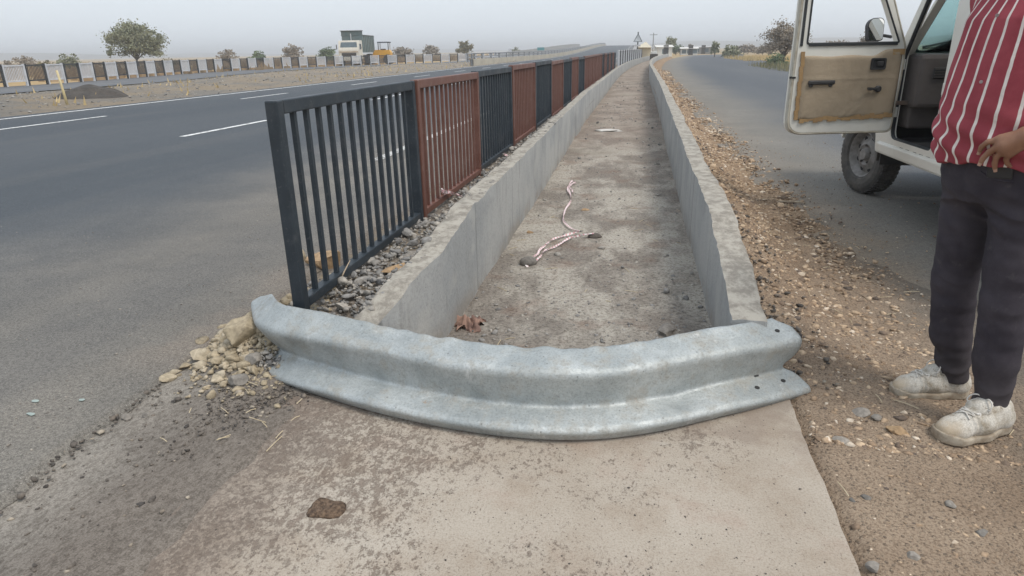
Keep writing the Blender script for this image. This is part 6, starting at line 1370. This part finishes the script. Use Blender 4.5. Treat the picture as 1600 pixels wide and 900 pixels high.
structure(MB().add([(-27.3, 75, -.02), (-15.9, 75, -.02), (-15.9, 110, .0), (-27.3, 110, .0), (-15.9, 335, 2.68), (-27.3, 335, 2.68), (-27.3, 220, float(rise(220)) - .02), (-15.9, 220, float(rise(220)) - .02)], [(0, 1, 2, 3), (3, 2, 7, 6), (6, 7, 4, 5)]).build('far_carriageway_ramp', simple('asphalt_ramp', (.11, .115, .12), (.13, .13, .13), .5)))
# small road boards and lamp far away
def board(name, px, py, dist, w_, h_, mat, label, cat, legs=2):
    x, y = bearing(px, dist); hor = 79 - (px - 800) * .0175; zc = float((_R.T @ np.array([x, y, 0]))[2]); z = H_CAM + (hor - py) / F_PX * zc; r = empty(name, (x, y, 0), math.atan2(y, x) - PI / 2); tag(r, label, cat)
    MB().box((0, 0, z), (w_, .05, h_), bev=.02).build('board', mat, r)
    for s in ((-.35, .35) if legs == 2 else (0,)): MB().tube([(s * w_, .05, -.1), (s * w_, .05, z)], .05, 6).build('pole', MAT['steel'], r)
    return r
board('road_sign', 845, 76.5, 150, 1.5, .6, simple('sign_teal', (.10, .30, .32), bump=0), 'small teal road board on the distant highway', 'sign')
board('marker_board', 797, 78.5, 110, .45, .5, MAT['white'], 'tiny white marker board at the end of the culvert railing', 'sign', 1)
# warning sign seen from behind
SX, SY = bearing(996, 85); sg_ = empty('warning_sign', (SX, SY, 0), math.atan2(SY, SX) - PI / 2); tag(sg_, 'triangular warning sign seen from behind on a dark pole at the far bend', 'sign')
MB().tube([(0, 0, -.1), (0, 0, 3.15)], .07, 8).build('pole', MAT['black'], sg_); R3 = .56
to = [(0, 1.28 * R3), (-.95 * R3, -.42 * R3), (.95 * R3, -.42 * R3)]
MB().plate(fillet(to, .05), [], .012, Matrix.Translation((0, -.08, 2.30)) @ Matrix.Rotation(PI / 2, 4, 'X')).build('plate', simple('sign_back', (.66, .70, .73), bump=0, rough=.5), sg_)
MB().plate(fillet(to, .05), [fillet([(p[0] * .80, p[1] * .80 + .01) for p in to], .04)], .02, Matrix.Translation((0, -.10, 2.30)) @ Matrix.Rotation(PI / 2, 4, 'X')).build('rim', simple('sign_rim', (.12, .14, .16), bump=0), sg_)
MB().plate([(-.34, -.10), (.34, -.10), (.34, .10), (-.34, .10)], [], .012, Matrix.Translation((0, -.08, 1.66)) @ Matrix.Rotation(PI / 2, 4, 'X')).build('lower_plate', MAT['white'], sg_)
# pole with crossarm
x, y = bearing(1020, 140); up = empty('utility_pole', (x, y, 0)); tag(up, 'thin grey utility pole with a crossarm between the sign and the slim tree', 'utility pole'); MB().tube([(0, 0, -.2), (0, 0, 4.1)], [.12, .08], 8).build('pole', simple('pole_grey', (.30, .30, .30), bump=0), up); MB().box((0, 0, 3.75), (1.5, .1, .1)).build('crossarm', bpy.data.materials['pole_grey'], up)
# sheds and houses at the end of the road
def house(name, px, dist, w_, d_, h_, roofh, wall, roof, label, cat, turn=0.0, windows=2):
    x, y = bearing(px, dist); r = empty(name, (x, y, -.1), math.atan2(y, x) - PI / 2 + turn); tag(r, label, cat); MB().box((0, 0, h_ / 2), (w_, d_, h_)).build('wall', wall, r)
    mb = MB(); W, D = w_ / 2 + .3, d_ / 2 + .3; mb.add([(-W, -D, h_ - .02), (W, -D, h_ - .02), (W, D, h_ - .02), (-W, D, h_ - .02), (-W * (.98), 0, h_ + roofh), (W * .98, 0, h_ + roofh)], [(0, 1, 5, 4), (3, 4, 5, 2), (0, 4, 3), (1, 2, 5), (0, 3, 2, 1)]); mb.build('roof', roof, r)
    for k in range(windows): MB().box((-w_ / 2 + w_ * (k + .5) / windows, -d_ / 2 - .012, h_ * .55), (.9, .03, .8)).build('window', tglass, r)
    MB().box((w_ * .08, -d_ / 2 - .012, .95), (.9, .03, 1.9)).build('door', blk, r); return r
ww = simple('limewash', (.66, .66, .63), (.58, .57, .53), .5, .8); rf = simple('tin_roof', (.40, .40, .39), (.32, .31, .3), .5, .6)
house('shed', 1076, 150, 3.2, 3, 1.25, .3, ww, simple('white_roof', (.70, .69, .66), bump=0), 'long low white shed at the far end of the service road', 'shed', .1, 3)
house('house', 1098, 170, 4.2, 4, 1.45, .35, simple('grey_wall', (.28, .27, .26), bump=0), rf, 'hazy grey house right of the long white shed', 'house', -.1)
house('hut', 1036, 130, 2.6, 3, 1.6, .35, ww, ww, 'small white hut between the drain bend and the slim tree', 'hut', .2, 1)
x, y = bearing(1006, 112); tn = empty('tent', (x, y, 0), math.atan2(y, x) - PI / 2); tag(tn, 'small cream tent with a pointed roof behind the triangular sign', 'tent'); cr_ = simple('tent_cream', (.62, .57, .44), (.54, .5, .4), 2, .8)
MB().add([(-1.2, -1, 1.5), (1.2, -1, 1.45), (1.2, 1, 1.45), (-1.2, 1, 1.5), (.25, 0, 2.3)], [(0, 1, 4), (1, 2, 4), (2, 3, 4), (3, 0, 4), (0, 3, 2, 1)]).build('roof', cr_, tn)
for sx in (-1.1, 1.1):
    for sy in (-.9, .9): MB().tube([(sx, sy, -.05), (sx, sy, 1.48)], .035, 6).build('pole', MAT['white'], tn)
MB().box((.0, .85, .8), (2.1, .02, 1.4)).build('back_sheet', cr_, tn)
x, y = bearing(1022, 74); pb = empty('barrier_block', (x, y, -.02), .1); tag(pb, 'dark low block with a pale top beyond the drain bend', 'block'); MB().box((0, 0, .40), (.75, .5, .8), bev=.03).build('base', MAT['chassis'], pb); MB().box((-.05, 0, .93), (.55, .45, .24), bev=.03).build('top', ww, pb)
